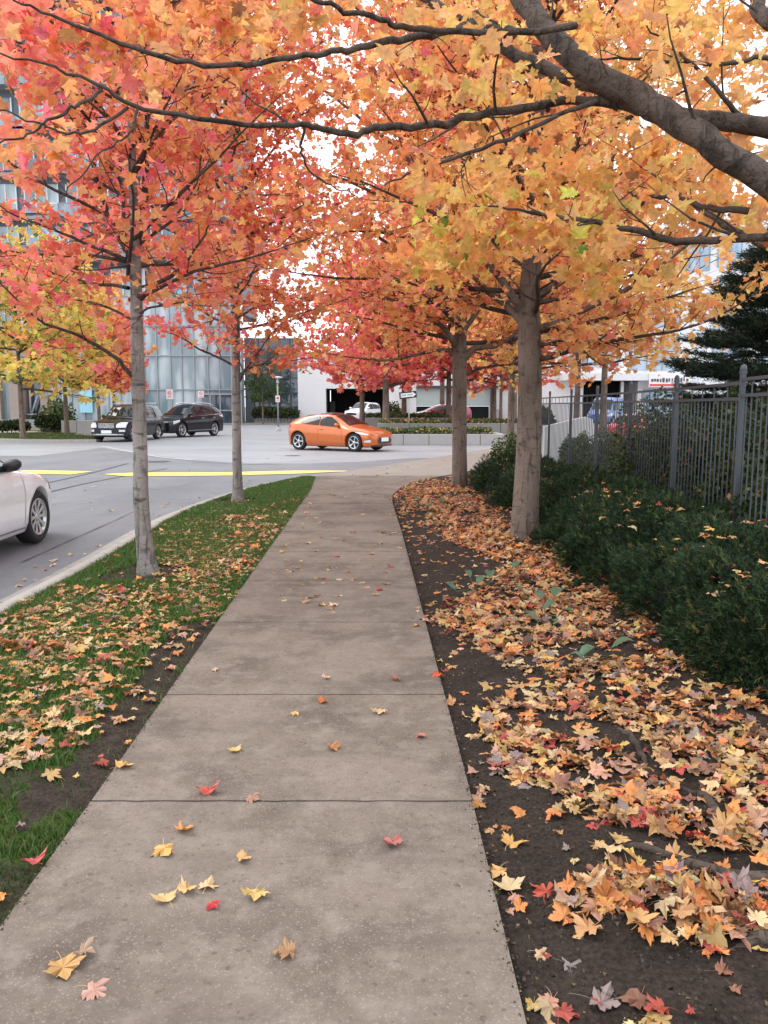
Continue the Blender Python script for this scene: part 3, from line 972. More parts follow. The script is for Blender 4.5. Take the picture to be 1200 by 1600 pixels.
# ------------------------------------------------------------------ signs and lamp
M_POLE = mat('sign_pole', (.32, .34, .36), .5, metal=.5)
M_SIGNW = mat('sign_face', (.82, .82, .83), .5, var=.03)
M_SIGNK = mat('sign_black', (.02, .02, .022), .5)
M_SIGNR = mat('sign_red_ink', (.65, .04, .05), .5)
def text_part(s, size, m, parent, loc, rot, name='lettering'):
    c = bpy.data.curves.new(name, 'FONT')
    c.body = s; c.size = size; c.extrude = .002; c.align_x = 'CENTER'; c.align_y = 'CENTER'
    o = bpy.data.objects.new(name, c); C.objects.link(o)
    dg = bpy.context.evaluated_depsgraph_get()
    me = bpy.data.meshes.new_from_object(o.evaluated_get(dg))
    bpy.data.objects.remove(o)
    me.materials.clear(); me.materials.append(m)
    o = bpy.data.objects.new(name, me); C.objects.link(o)
    o.parent = parent; o.location = loc; o.rotation_euler = rot
    return o
# ONE WAY sign on a thin pole in the planter
p = D(640, 690, 37)
t = thing('one_way_sign', 'tilted black and white ONE WAY arrow sign on a thin pole in the planter', 'sign', (p[0], 37, .3), math.radians(8))
b = MB(); b.tube([(0, 0.03, 0), (-.06, .03, 1.85)], .03, 8); b.build('pole', M_POLE, t)
tz = CAMZ + (HOR - 617.5) / FPX * 37 - .3
sgn = MB(); sgn.box(-.40, .40, -.012, .012, -.155, .155); plate = sgn.build('sign_plate', M_SIGNK, t, .01)
plate.location = (-.09, -.02, tz); plate.rotation_euler = (0, math.radians(-6), 0)
b = MB()
b.add([(-.34, -.02, -.09), (.20, -.02, -.09), (.20, -.02, -.13), (.37, -.02, 0), (.20, -.02, .13), (.20, -.02, .09), (-.34, -.02, .09)], [(0, 1, 2, 3, 4, 5, 6)])
b.build('arrow', M_SIGNW, plate)
text_part('ONE WAY', .135, M_SIGNK, plate, (-.05, -.026, 0), (math.pi / 2, 0, 0))
def park_sign(label, px, py, y, h=.62, w_=.45, base=None, lamp=False):
    c = D(px, py, y)
    t = thing('parking_sign', label, 'sign', (c[0], y, ROADZ))
    b = MB(); b.tube([(0, .04, 0), (0, .04, c[2] - ROADZ + h / 2)], .035, 8); b.build('pole', M_POLE, t)
    b = MB(); b.box(-w_ / 2, w_ / 2, -.02, 0, -h / 2, h / 2); pl = b.build('sign_plate', M_SIGNW, t, .01)
    pl.location = (0, 0, c[2] - ROADZ)
    b = MB()
    ring = [(math.cos(a) * .14, math.sin(a) * .14) for a in np.linspace(0, 2 * math.pi, 24, False)]
    ri = [(x * .72, z * .72) for x, z in ring]
    V = [(x, -.024, z + .08) for x, z in ring] + [(x, -.024, z + .08) for x, z in ri]
    b.add(V, [(i, (i + 1) % 24, 24 + (i + 1) % 24, 24 + i) for i in range(24)])
    b.obox((0, -.027, .08), (.1, 0, -.1), (.0, .001, .0), (.012, 0, .012))
    b.build('prohibition_ring', M_SIGNR, pl)
    b = MB(); b.box(-.14, .14, -.025, -.021, -.22, -.17); b.build('arrow_bar', M_SIGNR, pl)
    return t
park_sign('white and red parking sign on a pole above the black cars, left of the entrance', 265, 616, 62, .75, .55)
park_sign('small white sign behind the red leaves beside the dark entrance doors', 314, 616, 66, .55, .45)
c = D(434, 618, 56)
t = thing('street_lamp', 'slim grey post-top lamp with a white sign in front of the dark glass wing', 'street lamp', (c[0], 56, ROADZ))
b = MB(); b.tube([(0, 0, .25), (0, 0, 3.35)], .055, 10); b.build('pole', M_POLE, t)
b = MB(); b.lathe([(0, .22), (.1, .2), (.28, .12), (.3, .05)], 14, 'z'); b.build('base', M_CONC, t)
b = MB(); b.lathe([(3.3, .05), (3.36, .12), (3.5, .06), (3.62, .05), (3.66, .36), (3.72, .34), (3.78, .05)], 18, 'z'); b.build('lamp_head', mat('lamp_head', (.6, .64, .66), .35, metal=.2), t)
b = MB(); b.box(-.15, .15, -.08, -.055, 2.0, 2.45); pl = b.build('sign_plate', M_SIGNW, t, .008)
b = MB(); b.box(-.08, .08, -.087, -.083, 2.2, 2.36); b.box(-.1, .1, -.087, -.083, 2.07, 2.11); b.build('sign_mark', M_SIGNR, pl)
# ------------------------------------------------------------------ cars
def paint(name, col, var=.04, rough=.28, metal=.25):
    return mat(name, col, rough, metal=metal, var=var, scale=3, coat=.9, spec=.5)
M_CARGLASS = mat('car_glass', (.012, .016, .02), .05, var=.3, scale=1.5, spec=.42)
M_TYRE = mat('tyre_rubber', (.018, .018, .019), .8, var=.2, scale=20)
M_RIM = mat('alloy_rim', (.55, .56, .58), .28, metal=.85, var=.1)
M_RIMD = mat('dark_rim', (.05, .05, .055), .4, metal=.6)
M_CHROME = mat('chrome', (.7, .71, .73), .12, metal=1.0, var=.05)
M_BLKTRIM = mat('black_trim', (.02, .02, .022), .5)
M_LAMP = mat('headlamp', (.68, .70, .72), .12, coat=1.0, var=.2, scale=9)
M_TAIL = mat('tail_lamp', (.45, .02, .02), .15, coat=1.0)
M_PLATE = mat('plate', (.75, .77, .80), .5, var=.05)

def wheel(parent, x, y, side, r, wd, spokes, dark=False, twist=0.0, steer=0.0):
    t = bpy.data.objects.new('wheel', None); t.empty_display_size = .1
    C.objects.link(t); t.parent = parent; t.location = (x, y, r); t.rotation_euler = (0, 0, steer)
    o = side                                                    # outward y
    b = MB(); h = wd / 2; ri = r * .70
    prof = [(-h * .8, ri), (-h, ri + .02), (-h, r - .035), (-h * .75, r - .006), (-h * .3, r), (h * .3, r), (h * .75, r - .006), (h, r - .035), (h, ri + .02), (h * .8, ri)]
    b.lathe(prof, 40); b.build('tyre', M_TYRE, t)
    b = MB()
    b.lathe([(o * h * .80, ri + .004), (o * h * .92, ri), (o * h * .92, ri - .02), (o * h * .5, ri - .03), (-o * h * .7, ri - .035)], 40)
    b.lathe([(o * h * .05, .001), (o * h * .05, ri - .03)], 24, mi=1)
    b.lathe([(o * h * .2, ri * .62), (o * h * .26, ri * .62), (o * h * .26, .05)], 24, mi=1)
    b.lathe([(o * h * .3, .065), (o * h * .74, .055), (o * h * .78, .03), (o * h * .78, .001)], 16)
    for k in range(spokes):
        a0 = 2 * math.pi * k / spokes + twist
        V = []
        for (rr, hw_, dep) in ((.04, .030, .70), (ri * .55, .020, .74), (ri - .015, .034, .84)):
            for sg in (-1, 1):
                a = a0 + sg * hw_ / rr if rr > .06 else a0 + sg * .5
                for dd in (dep, dep - .28):
                    V.append((rr * math.cos(a), o * h * dd, rr * math.sin(a)))
        F = []
        for q in range(2):
            s = q * 4
            F += [(s, s + 2, s + 6, s + 4), (s, s + 4, s + 5, s + 1), (s + 2, s + 3, s + 7, s + 6)]
        b.add(V, F)
    b.build('rim', [M_RIM, M_RIMD], t)
    return t

def curve(pts):
    xs = np.array([p[0] for p in pts]); zs = np.array([p[1] for p in pts])
    o = np.argsort(xs); xs, zs = xs[o], zs[o]
    def f(x):
        x = np.asarray(x, float)
        # monotone-ish smoothing of the broken line
        d = .05
        return (np.interp(x - d, xs, zs) + 2 * np.interp(x, xs, zs) + np.interp(x + d, xs, zs)) / 4
    return f

class Car:
    def __init__(s, name, label, cat, loc, heading, L, W, wb, fo, r, belt, top, roofw, cab, m, clear=.2, steer=0, spokes=5, group=None,
                 wheel_w=.22, taper=.25, arch=.055, fender=.02, archm=None, twist=0., cowlx=None):
        """x forward, front bumper at +L/2. belt/top: side-profile points."""
        s.L, s.W, s.m, s.clear = L, W, m, clear
        s.belt, s.top = curve(belt), curve(top)
        s.roofw, s.cab, s.taper = roofw, cab, taper
        s.t = thing(name, label, cat, loc, heading, group)
        s.xf, s.xr, s.r = L / 2 - fo, L / 2 - fo - wb, r
        s.fender = fender
        xs = np.unique(np.round(np.concatenate([np.linspace(-L / 2, L / 2, 90), s.xf + np.linspace(-1, 1, 25) * (r + arch), s.xr + np.linspace(-1, 1, 25) * (r + arch),
                        np.linspace(L / 2 - .12, L / 2, 7), np.linspace(-L / 2, -L / 2 + .12, 7)]), 4))
        s.xs = xs
        secs = []
        for x in xs:
            zb = clear + .10 * max(0, (abs(x) - (L / 2 - .25)) / .25) ** 2
            for xw in (s.xf, s.xr):
                d = abs(x - xw); Rr = r + arch
                if d < Rr: zb = max(zb, r + math.sqrt(Rr * Rr - d * d))
            belt_, top_ = float(s.belt(x)), float(s.top(x))
            zb = min(zb, belt_ - .04)
            sec = [(0, zb)]
            y0 = s.y(x, zb)
            sec += [(y0 - .22, zb), (y0 - .012, zb), (y0, zb + .012)]
            for f in (.15, .3, .45, .6, .72, .84, .93, 1.0):
                z = zb + .012 + (belt_ - zb - .012) * f
                sec.append((s.y(x, z), z))
            for tt in (.08, .3, .5, .7, .9, 1.0):
                ze = s.edge(x)
                z = belt_ + (ze - belt_) * tt
                sec.append((s.y(x, z, True), z))
            for q in (.85, .6, .3, 0):
                rw = s.rw(x)
                sec.append((rw * q, s.ztop(x, rw * q)))
            secs.append(sec)
        ns = len(secs[0])
        b = MB(); V = []
        for x, sec in zip(xs, secs):
            V += [(x, y, z) for y, z in sec] + [(x, -y, z) for y, z in sec[::-1][1:-1]]
        k = 2 * ns - 2
        F = []
        for i in range(len(xs) - 1):
            for j in range(k):
                F.append((i * k + j, i * k + (j + 1) % k, (i + 1) * k + (j + 1) % k, (i + 1) * k + j))
        F.append(tuple(range(k))[::-1]); F.append(tuple((len(xs) - 1) * k + j for j in range(k)))
        b.add(V, F, 0, True)
        b.sm[-2:] = [False, False]
        s.body = b.build('body', m, s.t)
        b = MB(); b.box(-L / 2 + .35, L / 2 - .35, -W / 2 + .28, W / 2 - .28, clear - .03, r * 2)
        b.build('underbody', M_BLKTRIM, s.t)
        for xw, st in ((s.xf, steer), (s.xr, 0)):
            for sd in (1, -1):
                wheel(s.t, xw, sd * (W / 2 - wheel_w / 2 - .025), sd, r, wheel_w, spokes, twist=twist, steer=st)
    def hw(s, x):
        L = s.L
        a = abs(x) / (L / 2)
        h = s.W / 2 * (1 - s.taper * a ** 6)
        e = max(0, abs(x) - (L / 2 - .32)) / .32
        h *= 1 - .30 * e ** 2.6
        for xw in (s.xf, s.xr):
            h += s.fender * math.exp(-((x - xw) / .42) ** 2)
        return h
    def y(s, x, z, upper=False):
        b = float(s.belt(x))
        if z <= b and not upper:
            f = min(1, max(0, (z - s.clear) / (b - s.clear)))
            p = np.interp(f, [0, .15, .35, .62, .8, .92, 1], [.93, .975, .985, 1.0, .985, .965, .935])
            return s.hw(x) * float(p)
        e = s.edge(x)
        t = min(1, max(0, (z - b) / max(e - b, 1e-3)))
        return s.hw(x) * .935 + (s.rw(x) - s.hw(x) * .935) * (t ** 1.25)
    def rw(s, x):
        c0, c1 = s.cab
        h = s.hw(x)
        k = min(1, max(0, (float(s.top(x)) - float(s.belt(x)) - .08) / .28))
        return h * .80 * (1 - k) + min(s.roofw / 2, h * .86) * k
    def edge(s, x):
        return max(float(s.top(x)) - .05, float(s.belt(x)) + .008)
    def ztop(s, x, y):
        rw = s.rw(x); e = s.edge(x)
        return e + (max(float(s.top(x)), e + .01) - e) * (1 - (min(abs(y), rw) / rw) ** 2)
    def side(s, name, lo, hi, m, side, off=.007, n=24, rows=5, parent=None, both=False):
        off = .032 if name == 'side_window' else off
        """panel on the body side between the curves lo and hi [(x,z)...]"""
        x0, x1 = max(lo[0][0], hi[0][0]), min(lo[-1][0], hi[-1][0])
        xs = np.linspace(x0, x1, n)
        b = MB()
        for sd in ((1, -1) if both else (side,)):
            V = []
            for x in xs:
                a, c = np.interp(x, [p[0] for p in lo], [p[1] for p in lo]), np.interp(x, [p[0] for p in hi], [p[1] for p in hi])
                for k in range(rows):
                    z = a + (c - a) * k / (rows - 1)
                    V.append((x, sd * (s.y(x, z, z > float(s.belt(x))) + off), z))
            F = [(i * rows + k, i * rows + k + 1, (i + 1) * rows + k + 1, (i + 1) * rows + k) for i in range(n - 1) for k in range(rows - 1)]
            b.add(V, F, 0, True)
        return b.build(name, m, parent or s.t)
    def over(s, name, x0, x1, f0, f1, m, off=.018, n=14, k=9, parent=None, w0=1., w1=1.):
        """panel on the top surface"""
        b = MB(); V = []
        for i in range(n):
            u = i / (n - 1); x = x0 + (x1 - x0) * u
            ww = w0 + (w1 - w0) * u
            for j in range(k):
                y = s.rw(x) * (f0 + (f1 - f0) * j / (k - 1)) * ww
                V.append((x, y, s.ztop(x, y) + off))
        F = [(i * k + j, i * k + j + 1, (i + 1) * k + j + 1, (i + 1) * k + j) for i in range(n - 1) for j in range(k - 1)]
        b.add(V, F, 0, True)
        return b.build(name, m, parent or s.t)
    def xfront(s, y, z, end=1):
        lo, hi = s.L * .2, s.L / 2
        def inside(x):
            x *= end
            if z > s.ztop(x, y): return False
            b = float(s.belt(x))
            return abs(y) <= s.y(x, z, z > b)
        if inside(hi): return hi * end
        for _ in range(24):
            m_ = (lo + hi) / 2
            if inside(m_): lo = m_
            else: hi = m_
        return lo * end
    def front(s, name, poly, m, off=.008, end=1, parent=None, rows=5, n=12, mirror=False):
        """poly: rows of (y0,y1) at z levels: [(z, y0, y1)...]"""
        b = MB()
        for sg in ((1, -1) if mirror else (1,)):
            V = []
            zs = [p[0] for p in poly]
            for k in range(rows):
                z = zs[0] + (zs[-1] - zs[0]) * k / (rows - 1)
                a, c = np.interp(z, zs, [p[1] for p in poly]), np.interp(z, zs, [p[2] for p in poly])
                for i in range(n):
                    y = a + (c - a) * i / (n - 1)
                    V.append((s.xfront(sg * y, z, end) + off * end, sg * y * 1.004, z))
            F = [(k * n + i, k * n + i + 1, (k + 1) * n + i + 1, (k + 1) * n + i) for k in range(rows - 1) for i in range(n - 1)]
            b.add(V, F, 0, True)
        return b.build(name, m, parent or s.t)
    def mirrors(s, x, z, m, sz=.1):
        for sd in (1, -1):
            b = MB()
            yy = s.y(x, z, True)
            prof = [(0, .02), (.02, sz * .8), (.08, sz), (.16, sz * .95), (.20, sz * .5), (.21, .01)]
            V, F = [], []
            nn = 12
            for a, rr in prof:
                for q in range(nn):
                    th = 2 * math.pi * q / nn
                    V.append((x + rr * .75 * math.cos(th), sd * (yy + .02 + a), z + rr * .72 * math.sin(th) + a * .15))
            for i in range(len(prof) - 1):
                for q in range(nn):
                    F.append((i * nn + q, i * nn + (q + 1) % nn, (i + 1) * nn + (q + 1) % nn, (i + 1) * nn + q))
            b.add(V, F, 0, True)
            b.obox((x, sd * (yy + .01), z - .03), (.03, 0, 0), (0, .05, 0), (0, 0, .018))
            b.build('mirror', m, s.t)
    def handles(s, pts, m):
        for x, z in pts:
            for sd in (1, -1):
                b = MB(); y = sd * (s.y(x, z) + .018)
                b.obox((x, y, z), (.09, 0, 0), (0, .012, 0), (0, 0, .014))
                b.build('door_handle', m, s.t, .006)
    def seam(s, xs, z0f, z1f):
        b = MB()
        for x in xs:
            for sd in (1, -1):
                V = []
                for k in range(9):
                    z = z0f + (z1f(x) - z0f) * k / 8
                    for dx in (-.004, .004):
                        V.append((x + dx, sd * (s.y(x, z) + .003), z))
                b.add(V, [(2 * k, 2 * k + 1, 2 * k + 3, 2 * k + 2) for k in range(8)])
        b.build('door_seam', M_BLKTRIM, s.t)
    def plate(s, z, end=1, yoff=0, wdt=.26):
        o = s.front('licence_plate', [(z - .075, -wdt + yoff, wdt + yoff), (z + .075, -wdt + yoff, wdt + yoff)], M_PLATE, .03, end, rows=2, n=4)
        return o

def heading(dx, dy): return math.atan2(dy, dx)

# --- orange three-door coupe crossing the junction
M_OR = paint('orange_paint', (.56, .125, .016))
c0 = D(530, 660, 30.6); 
car = Car('orange_car', 'bright orange hatchback coupe crossing the junction in the middle', 'car', (c0[0] - .06, 31.8, ROADZ), heading(.85, -.525),
          4.18, 1.79, 2.65, .84, .35,
          [(-2.11, .93), (-1.9, 1.02), (-1.5, 1.04), (-.6, .97), (.4, .90), (.9, .86), (1.6, .78), (1.95, .70), (2.11, .58)],
          [(-2.11, .98), (-2.0, 1.08), (-1.7, 1.24), (-1.2, 1.37), (-.6, 1.44), (-.1, 1.45), (.25, 1.38), (.65, 1.18), (1.02, .99), (1.12, .96), (1.6, .89), (1.95, .78), (2.11, .66)],
          1.14, (-1.8, 1.0), M_OR, clear=.19, spokes=5, taper=.16, fender=.035, steer=-.1)
car.over('windshield', .22, .95, -1, 1, M_CARGLASS, w0=.98, w1=1.03)
car.over('sunroof', -.75, .12, -.92, .92, M_CARGLASS)
car.over('rear_window', -1.75, -1.15, -.85, .85, M_CARGLASS)
for sd in (1, -1):
    car.side('side_window', [(-.36, 1.0), (.2, .955), (.62, .945)], [(-.36, 1.35), (.1, 1.31), (.35, 1.17), (.62, .965)], M_CARGLASS, sd, rows=4)
    car.side('side_window', [(-1.30, 1.10), (-1.1, 1.05), (-.42, 1.0)], [(-1.30, 1.125), (-1.0, 1.27), (-.42, 1.35)], M_CARGLASS, sd, rows=4)
    car.side('headlight', [(1.35, .73), (1.6, .66), (1.88, .63)], [(1.35, .745), (1.6, .74), (1.88, .675)], M_LAMP, sd, n=14, rows=3)
    car.side('taillight', [(-2.05, .82), (-1.75, .90)], [(-2.05, .97), (-1.75, 1.0)], M_TAIL, sd, n=8, rows=3)
    car.side('fog_lamp', [(1.72, .37), (1.95, .36)], [(1.72, .42), (1.95, .46)], M_LAMP, sd, n=8, rows=3)
car.front('grille', [(.30, -.40, .40), (.40, -.52, .52), (.54, -.38, .38)], M_BLKTRIM, .01)
car.front('front_lip', [(.20, -.7, .7), (.25, -.75, .75)], M_BLKTRIM, .012, rows=3)
car.plate(.46)
car.mirrors(.50, .98, M_OR)
car.handles([(-.28, .84)], M_OR)
car.seam([-.42, .72], .27, lambda x: .93)
car.side('sill_crease_shade', [(-.9, .36), (.7, .30)], [(-.9, .40), (.7, .335)], mat('orange_shadow_line', (.45, .11, .03), .4), 1, both=True, rows=3)  # darker orange strip paints in the shade of the sill crease

# --- first black SUV, facing us
M_BK = mat('black_paint', (.010, .011, .015), .22, coat=.35, var=.1, scale=3, spec=.35)
c1 = G(173, 690, ROADZ)
car = Car('black_suv', 'black SUV with chrome grille facing the camera, half behind the left trunk', 'car', (c1[0] + .42, c1[1] + 1.7, ROADZ), heading(-.13, -1),
          5.05, 1.93, 3.05, .88, .385,
          [(-2.52, .95), (-2.2, 1.12), (-.5, 1.12), (1.0, 1.08), (2.0, 1.0), (2.52, .80)],
          [(-2.52, 1.1), (-2.42, 1.45), (-2.1, 1.74), (-1.2, 1.83), (.1, 1.82), (.55, 1.72), (1.15, 1.22), (1.3, 1.14), (2.1, 1.06), (2.45, .95), (2.52, .85)],
          1.30, (-2.3, 1.1), M_BK, clear=.26, spokes=5, taper=.10, steer=0)
car.over('windshield', .5, 1.14, -.97, .97, M_CARGLASS, w0=.98, w1=1.02)
for sd in (1, -1):
    car.side('side_window', [(-.15, 1.15), (.9, 1.13)], [(-.15, 1.66), (.35, 1.62), (.9, 1.18)], M_CARGLASS, sd, rows=4)
    car.side('side_window', [(-1.1, 1.16), (-.22, 1.15)], [(-1.1, 1.67), (-.22, 1.66)], M_CARGLASS, sd, rows=4)
    car.side('side_window', [(-2.1, 1.2), (-1.18, 1.16)], [(-2.1, 1.55), (-1.18, 1.67)], M_CARGLASS, sd, rows=4)
    b = MB(); b.tube([(-2.0, sd * .68, 1.80), (-1.8, sd * .68, 1.87), (.1, sd * .68, 1.87), (.3, sd * .68, 1.81)], .018, 6); b.build('roof_rail', M_CHROME, car.t)
    car.side('taillight', [(-2.5, .95), (-2.3, .95)], [(-2.5, 1.2), (-2.3, 1.25)], M_TAIL, sd, n=6, rows=3)
for sg in (1, -1):
    rows = [(.70, .50 * sg, .88 * sg), (.80, .48 * sg, .90 * sg), (.95, .60 * sg, .90 * sg)]
    car.front('headlight', rows, M_LAMP, .012)
    car.front('fog_lamp', [(.50, .62 * sg, .86 * sg), (.60, .62 * sg, .86 * sg)], M_LAMP, .012, rows=3)
car.front('grille', [(.66, -.36, .36), (.88, -.44, .44)], M_BLKTRIM, .01)
b = MB()
for z in (.70, .76, .82, .88): b.box(2.50, 2.545, -.40, .40, z - .014, z + .014)
b.build('grille_bar', M_CHROME, car.t)
b = MB()
b.lathe([(0, .10), (.02, .10), (.02, .082), (0, .082)], 20, 'y'); 
for k in range(3):
    a = math.pi / 2 + 2 * math.pi * k / 3
    b.obox((math.cos(a) * .045, .01, math.sin(a) * .045), (math.cos(a) * .045, 0, math.sin(a) * .045), (0, .006, 0), (-math.sin(a) * .008, 0, math.cos(a) * .008))
em = b.build('grille_emblem', M_CHROME, car.t); em.rotation_euler = (0, 0, math.pi / 2); em.location = (2.57, 0, .78)
car.plate(.50)
car.front('bumper_trim', [(.34, -.8, .8), (.40, -.8, .8)], M_CHROME, .012, rows=2)
car.mirrors(.82, 1.2, M_BK, .12)
car.handles([(-.1, 1.0), (-1.05, 1.0)], M_CHROME)
car.seam([-.18, -1.15, .95], .4, lambda x: 1.08)
car.side('side_trim', [(-2.2, .55), (-1.6, .48)], [(-2.2, .58), (-1.6, .51)], M_CHROME, 1, both=True, rows=2)

# --- second black SUV in three-quarter view
cc = D(296, 660, 41.5)
car = Car('black_suv', 'smaller black crossover with silver roof rails, turned sideways behind the first SUV', 'car', (-11.35, 46.4, ROADZ), heading(-.47, -.88),
          4.74, 1.88, 2.74, .92, .37,
          [(-2.37, 1.0), (-2.0, 1.14), (-.5, 1.06), (.9, 1.0), (1.8, .92), (2.37, .72)],
          [(-2.37, 1.06), (-2.25, 1.24), (-1.85, 1.50), (-1.2, 1.63), (-.2, 1.66), (.1, 1.64), (.5, 1.5), (1.12, 1.12), (1.3, 1.05), (1.9, .96), (2.3, .82), (2.37, .76)],
          1.20, (-2.2, 1.1), M_BK, clear=.24, spokes=5, taper=.15)
car.over('windshield', .42, 1.1, -.97, .97, M_CARGLASS, w0=.98, w1=1.02)
car.over('rear_window', -2.2, -1.75, -.85, .85, M_CARGLASS)
for sd in (1, -1):
    car.side('side_window', [(-.3, 1.10), (.85, 1.06)], [(-.3, 1.53), (.25, 1.48), (.85, 1.10)], M_CARGLASS, sd, rows=4)
    car.side('side_window', [(-1.3, 1.14), (-.36, 1.10)], [(-1.3, 1.47), (-.36, 1.53)], M_CARGLASS, sd, rows=4)
    car.side('side_window', [(-1.85, 1.2), (-1.36, 1.15)], [(-1.85, 1.24), (-1.36, 1.46)], M_CARGLASS, sd, rows=4)
    b = MB(); b.tube([(-1.6, sd * .60, 1.55), (-1.3, sd * .60, 1.66), (-.3, sd * .60, 1.72), (.2, sd * .60, 1.66)], .022, 6); b.build('roof_rail', M_CHROME, car.t)
    car.side('window_chrome', [(-1.9, 1.13), (.9, 1.02)], [(-1.9, 1.155), (.9, 1.04)], M_CHROME, sd, rows=2)
    car.side('sill_chrome', [(-1.2, .33), (1.0, .31)], [(-1.2, .36), (1.0, .34)], M_CHROME, sd, rows=2)
    car.side('taillight', [(-2.3, .95), (-1.75, 1.03)], [(-2.3, 1.12), (-1.75, 1.08)], M_LAMP, sd, n=8, rows=3)
    car.side('headlight', [(1.65, .78), (2.1, .66)], [(1.65, .88), (2.1, .80)], M_LAMP, sd, n=8, rows=3)
car.front('grille', [(.5, -.5, .5), (.72, -.55, .55)], M_BLKTRIM, .01)
car.plate(.6, -1)
car.mirrors(.72, 1.12, M_BK, .11)
car.handles([(-.25, .95), (-1.2, .97)], M_CHROME)
car.seam([-.33, -1.3, .9], .36, lambda x: 1.0)

car.t.scale = (1.0, 1.05, 1.12)

# --- white sedan close on the left, nose and front wheel in view
M_WH = paint('white_paint', (.80, .81, .84), rough=.25, metal=.0)
wx, wy = -4.27, 9.95
Ls = 4.85; fo_ = .98
hd = heading(-.03, 1)
cx_, cy_ = wx - .91 , wy - (Ls / 2 - fo_)
car = Car('white_sedan', 'white sedan driving away on the left, only its front wing, wheel and mirror in view', 'car', (cx_, cy_, ROADZ), hd,
          Ls, 1.84, 2.80, fo_, .335,
          [(-2.42, .85), (-1.9, .98), (-.3, .95), (.8, .93), (1.3, .90), (1.9, .80), (2.42, .60)],
          [(-2.42, .9), (-2.3, 1.02), (-1.9, 1.12), (-1.2, 1.36), (-.4, 1.46), (.1, 1.45), (.45, 1.36), (1.1, 1.02), (1.25, .97), (1.9, .87), (2.35, .70), (2.42, .64)],
          1.16, (-1.9, 1.1), M_WH, clear=.2, spokes=10, taper=.30, fender=.02, wheel_w=.225, steer=-.03, arch=.045)
car.over('windshield', .42, 1.08, -.98, .98, M_CARGLASS, w0=.98, w1=1.02)
for sd in (1, -1):
    car.side('side_window', [(-.5, .985), (.85, .965)], [(-.5, 1.34), (.2, 1.30), (.85, 1.0)], M_CARGLASS, sd, rows=4)
    car.side('side_window', [(-1.45, 1.02), (-.56, .985)], [(-1.45, 1.17), (-1.0, 1.31), (-.56, 1.34)], M_CARGLASS, sd, rows=4)
    car.side('headlight', [(1.95, .64), (2.3, .58)], [(1.95, .76), (2.3, .70)], M_LAMP, sd, n=8, rows=3)
    car.side('sill_chrome', [(-1.0, .27), (1.0, .25)], [(-1.0, .295), (1.0, .275)], M_CHROME, sd, rows=2)
    car.side('taillight', [(-2.35, .7), (-1.9, .8)], [(-2.35, .9), (-1.9, .94)], M_TAIL, sd, n=8, rows=3)
car.mirrors(.66, 1.02, M_BLKTRIM, .10)
car.handles([(-.4, .82), (-1.3, .84)], M_CHROME)
car.seam([-.52, .98], .3, lambda x: .92)

# --- distant cars
M_RD = paint('dark_red_paint', (.30, .015, .04))
p = D(678, 650, 58)
car = Car('red_hatchback', 'dark red hatchback parked beyond the planters, half behind a brown trunk', 'car', (p[0] + .45, 58.5, .30), heading(-.985, -.16),
          4.5, 1.8, 2.64, .9, .33,
          [(-2.25, .95), (-1.8, 1.05), (-.3, .98), (.9, .92), (1.6, .84), (2.25, .62)],
          [(-2.25, 1.0), (-2.1, 1.25), (-1.6, 1.40), (-.6, 1.47), (0, 1.46), (.35, 1.37), (1.1, 1.02), (1.3, .97), (1.9, .85), (2.25, .68)],
          1.16, (-2.1, 1.1), M_RD, clear=.2)
car.over('windshield', .35, 1.08, -.98, .98, M_CARGLASS)
for sd in (1, -1):
    car.side('side_window', [(-.4, 1.0), (.85, .97)], [(-.4, 1.36), (.2, 1.31), (.85, 1.0)], M_CARGLASS, sd, rows=4)
    car.side('side_window', [(-1.5, 1.10), (-.46, 1.0)], [(-1.5, 1.24), (-1.0, 1.35), (-.46, 1.36)], M_CARGLASS, sd, rows=4)
    car.side('headlight', [(1.6, .70), (2.15, .6)], [(1.6, .80), (2.15, .70)], M_LAMP, sd, n=8, rows=3)
car.mirrors(.7, 1.03, M_RD, .1)
p = D(566, 650, 70)
car = Car('white_suv', 'white SUV leaving the dark garage opening behind the thin trunk', 'car', (p[0], 72, .30), heading(-.42, -.91),
          4.6, 1.86, 2.68, .9, .36,
          [(-2.3, .98), (-1.9, 1.1), (0, 1.04), (.9, 1.0), (1.8, .92), (2.3, .7)],
          [(-2.3, 1.1), (-2.15, 1.5), (-1.6, 1.66), (-.2, 1.69), (.2, 1.62), (1.0, 1.12), (1.2, 1.05), (2.0, .95), (2.3, .76)],
          1.24, (-2.1, 1.0), M_WH, clear=.22)
car.over('windshield', .22, .98, -.97, .97, M_CARGLASS)
for sd in (1, -1):
    car.side('side_window', [(-.3, 1.08), (.75, 1.06)], [(-.3, 1.55), (.15, 1.5), (.75, 1.1)], M_CARGLASS, sd, rows=4)
    car.side('side_window', [(-1.8, 1.14), (-.38, 1.08)], [(-1.8, 1.42), (-.38, 1.55)], M_CARGLASS, sd, rows=4)
    car.side('headlight', [(1.6, .78), (2.2, .7)], [(1.6, .9), (2.2, .84)], M_LAMP, sd, n=8, rows=3)
car.front('grille', [(.55, -.5, .5), (.75, -.5, .5)], M_BLKTRIM, .01)
car.mirrors(.66, 1.15, M_WH, .12)
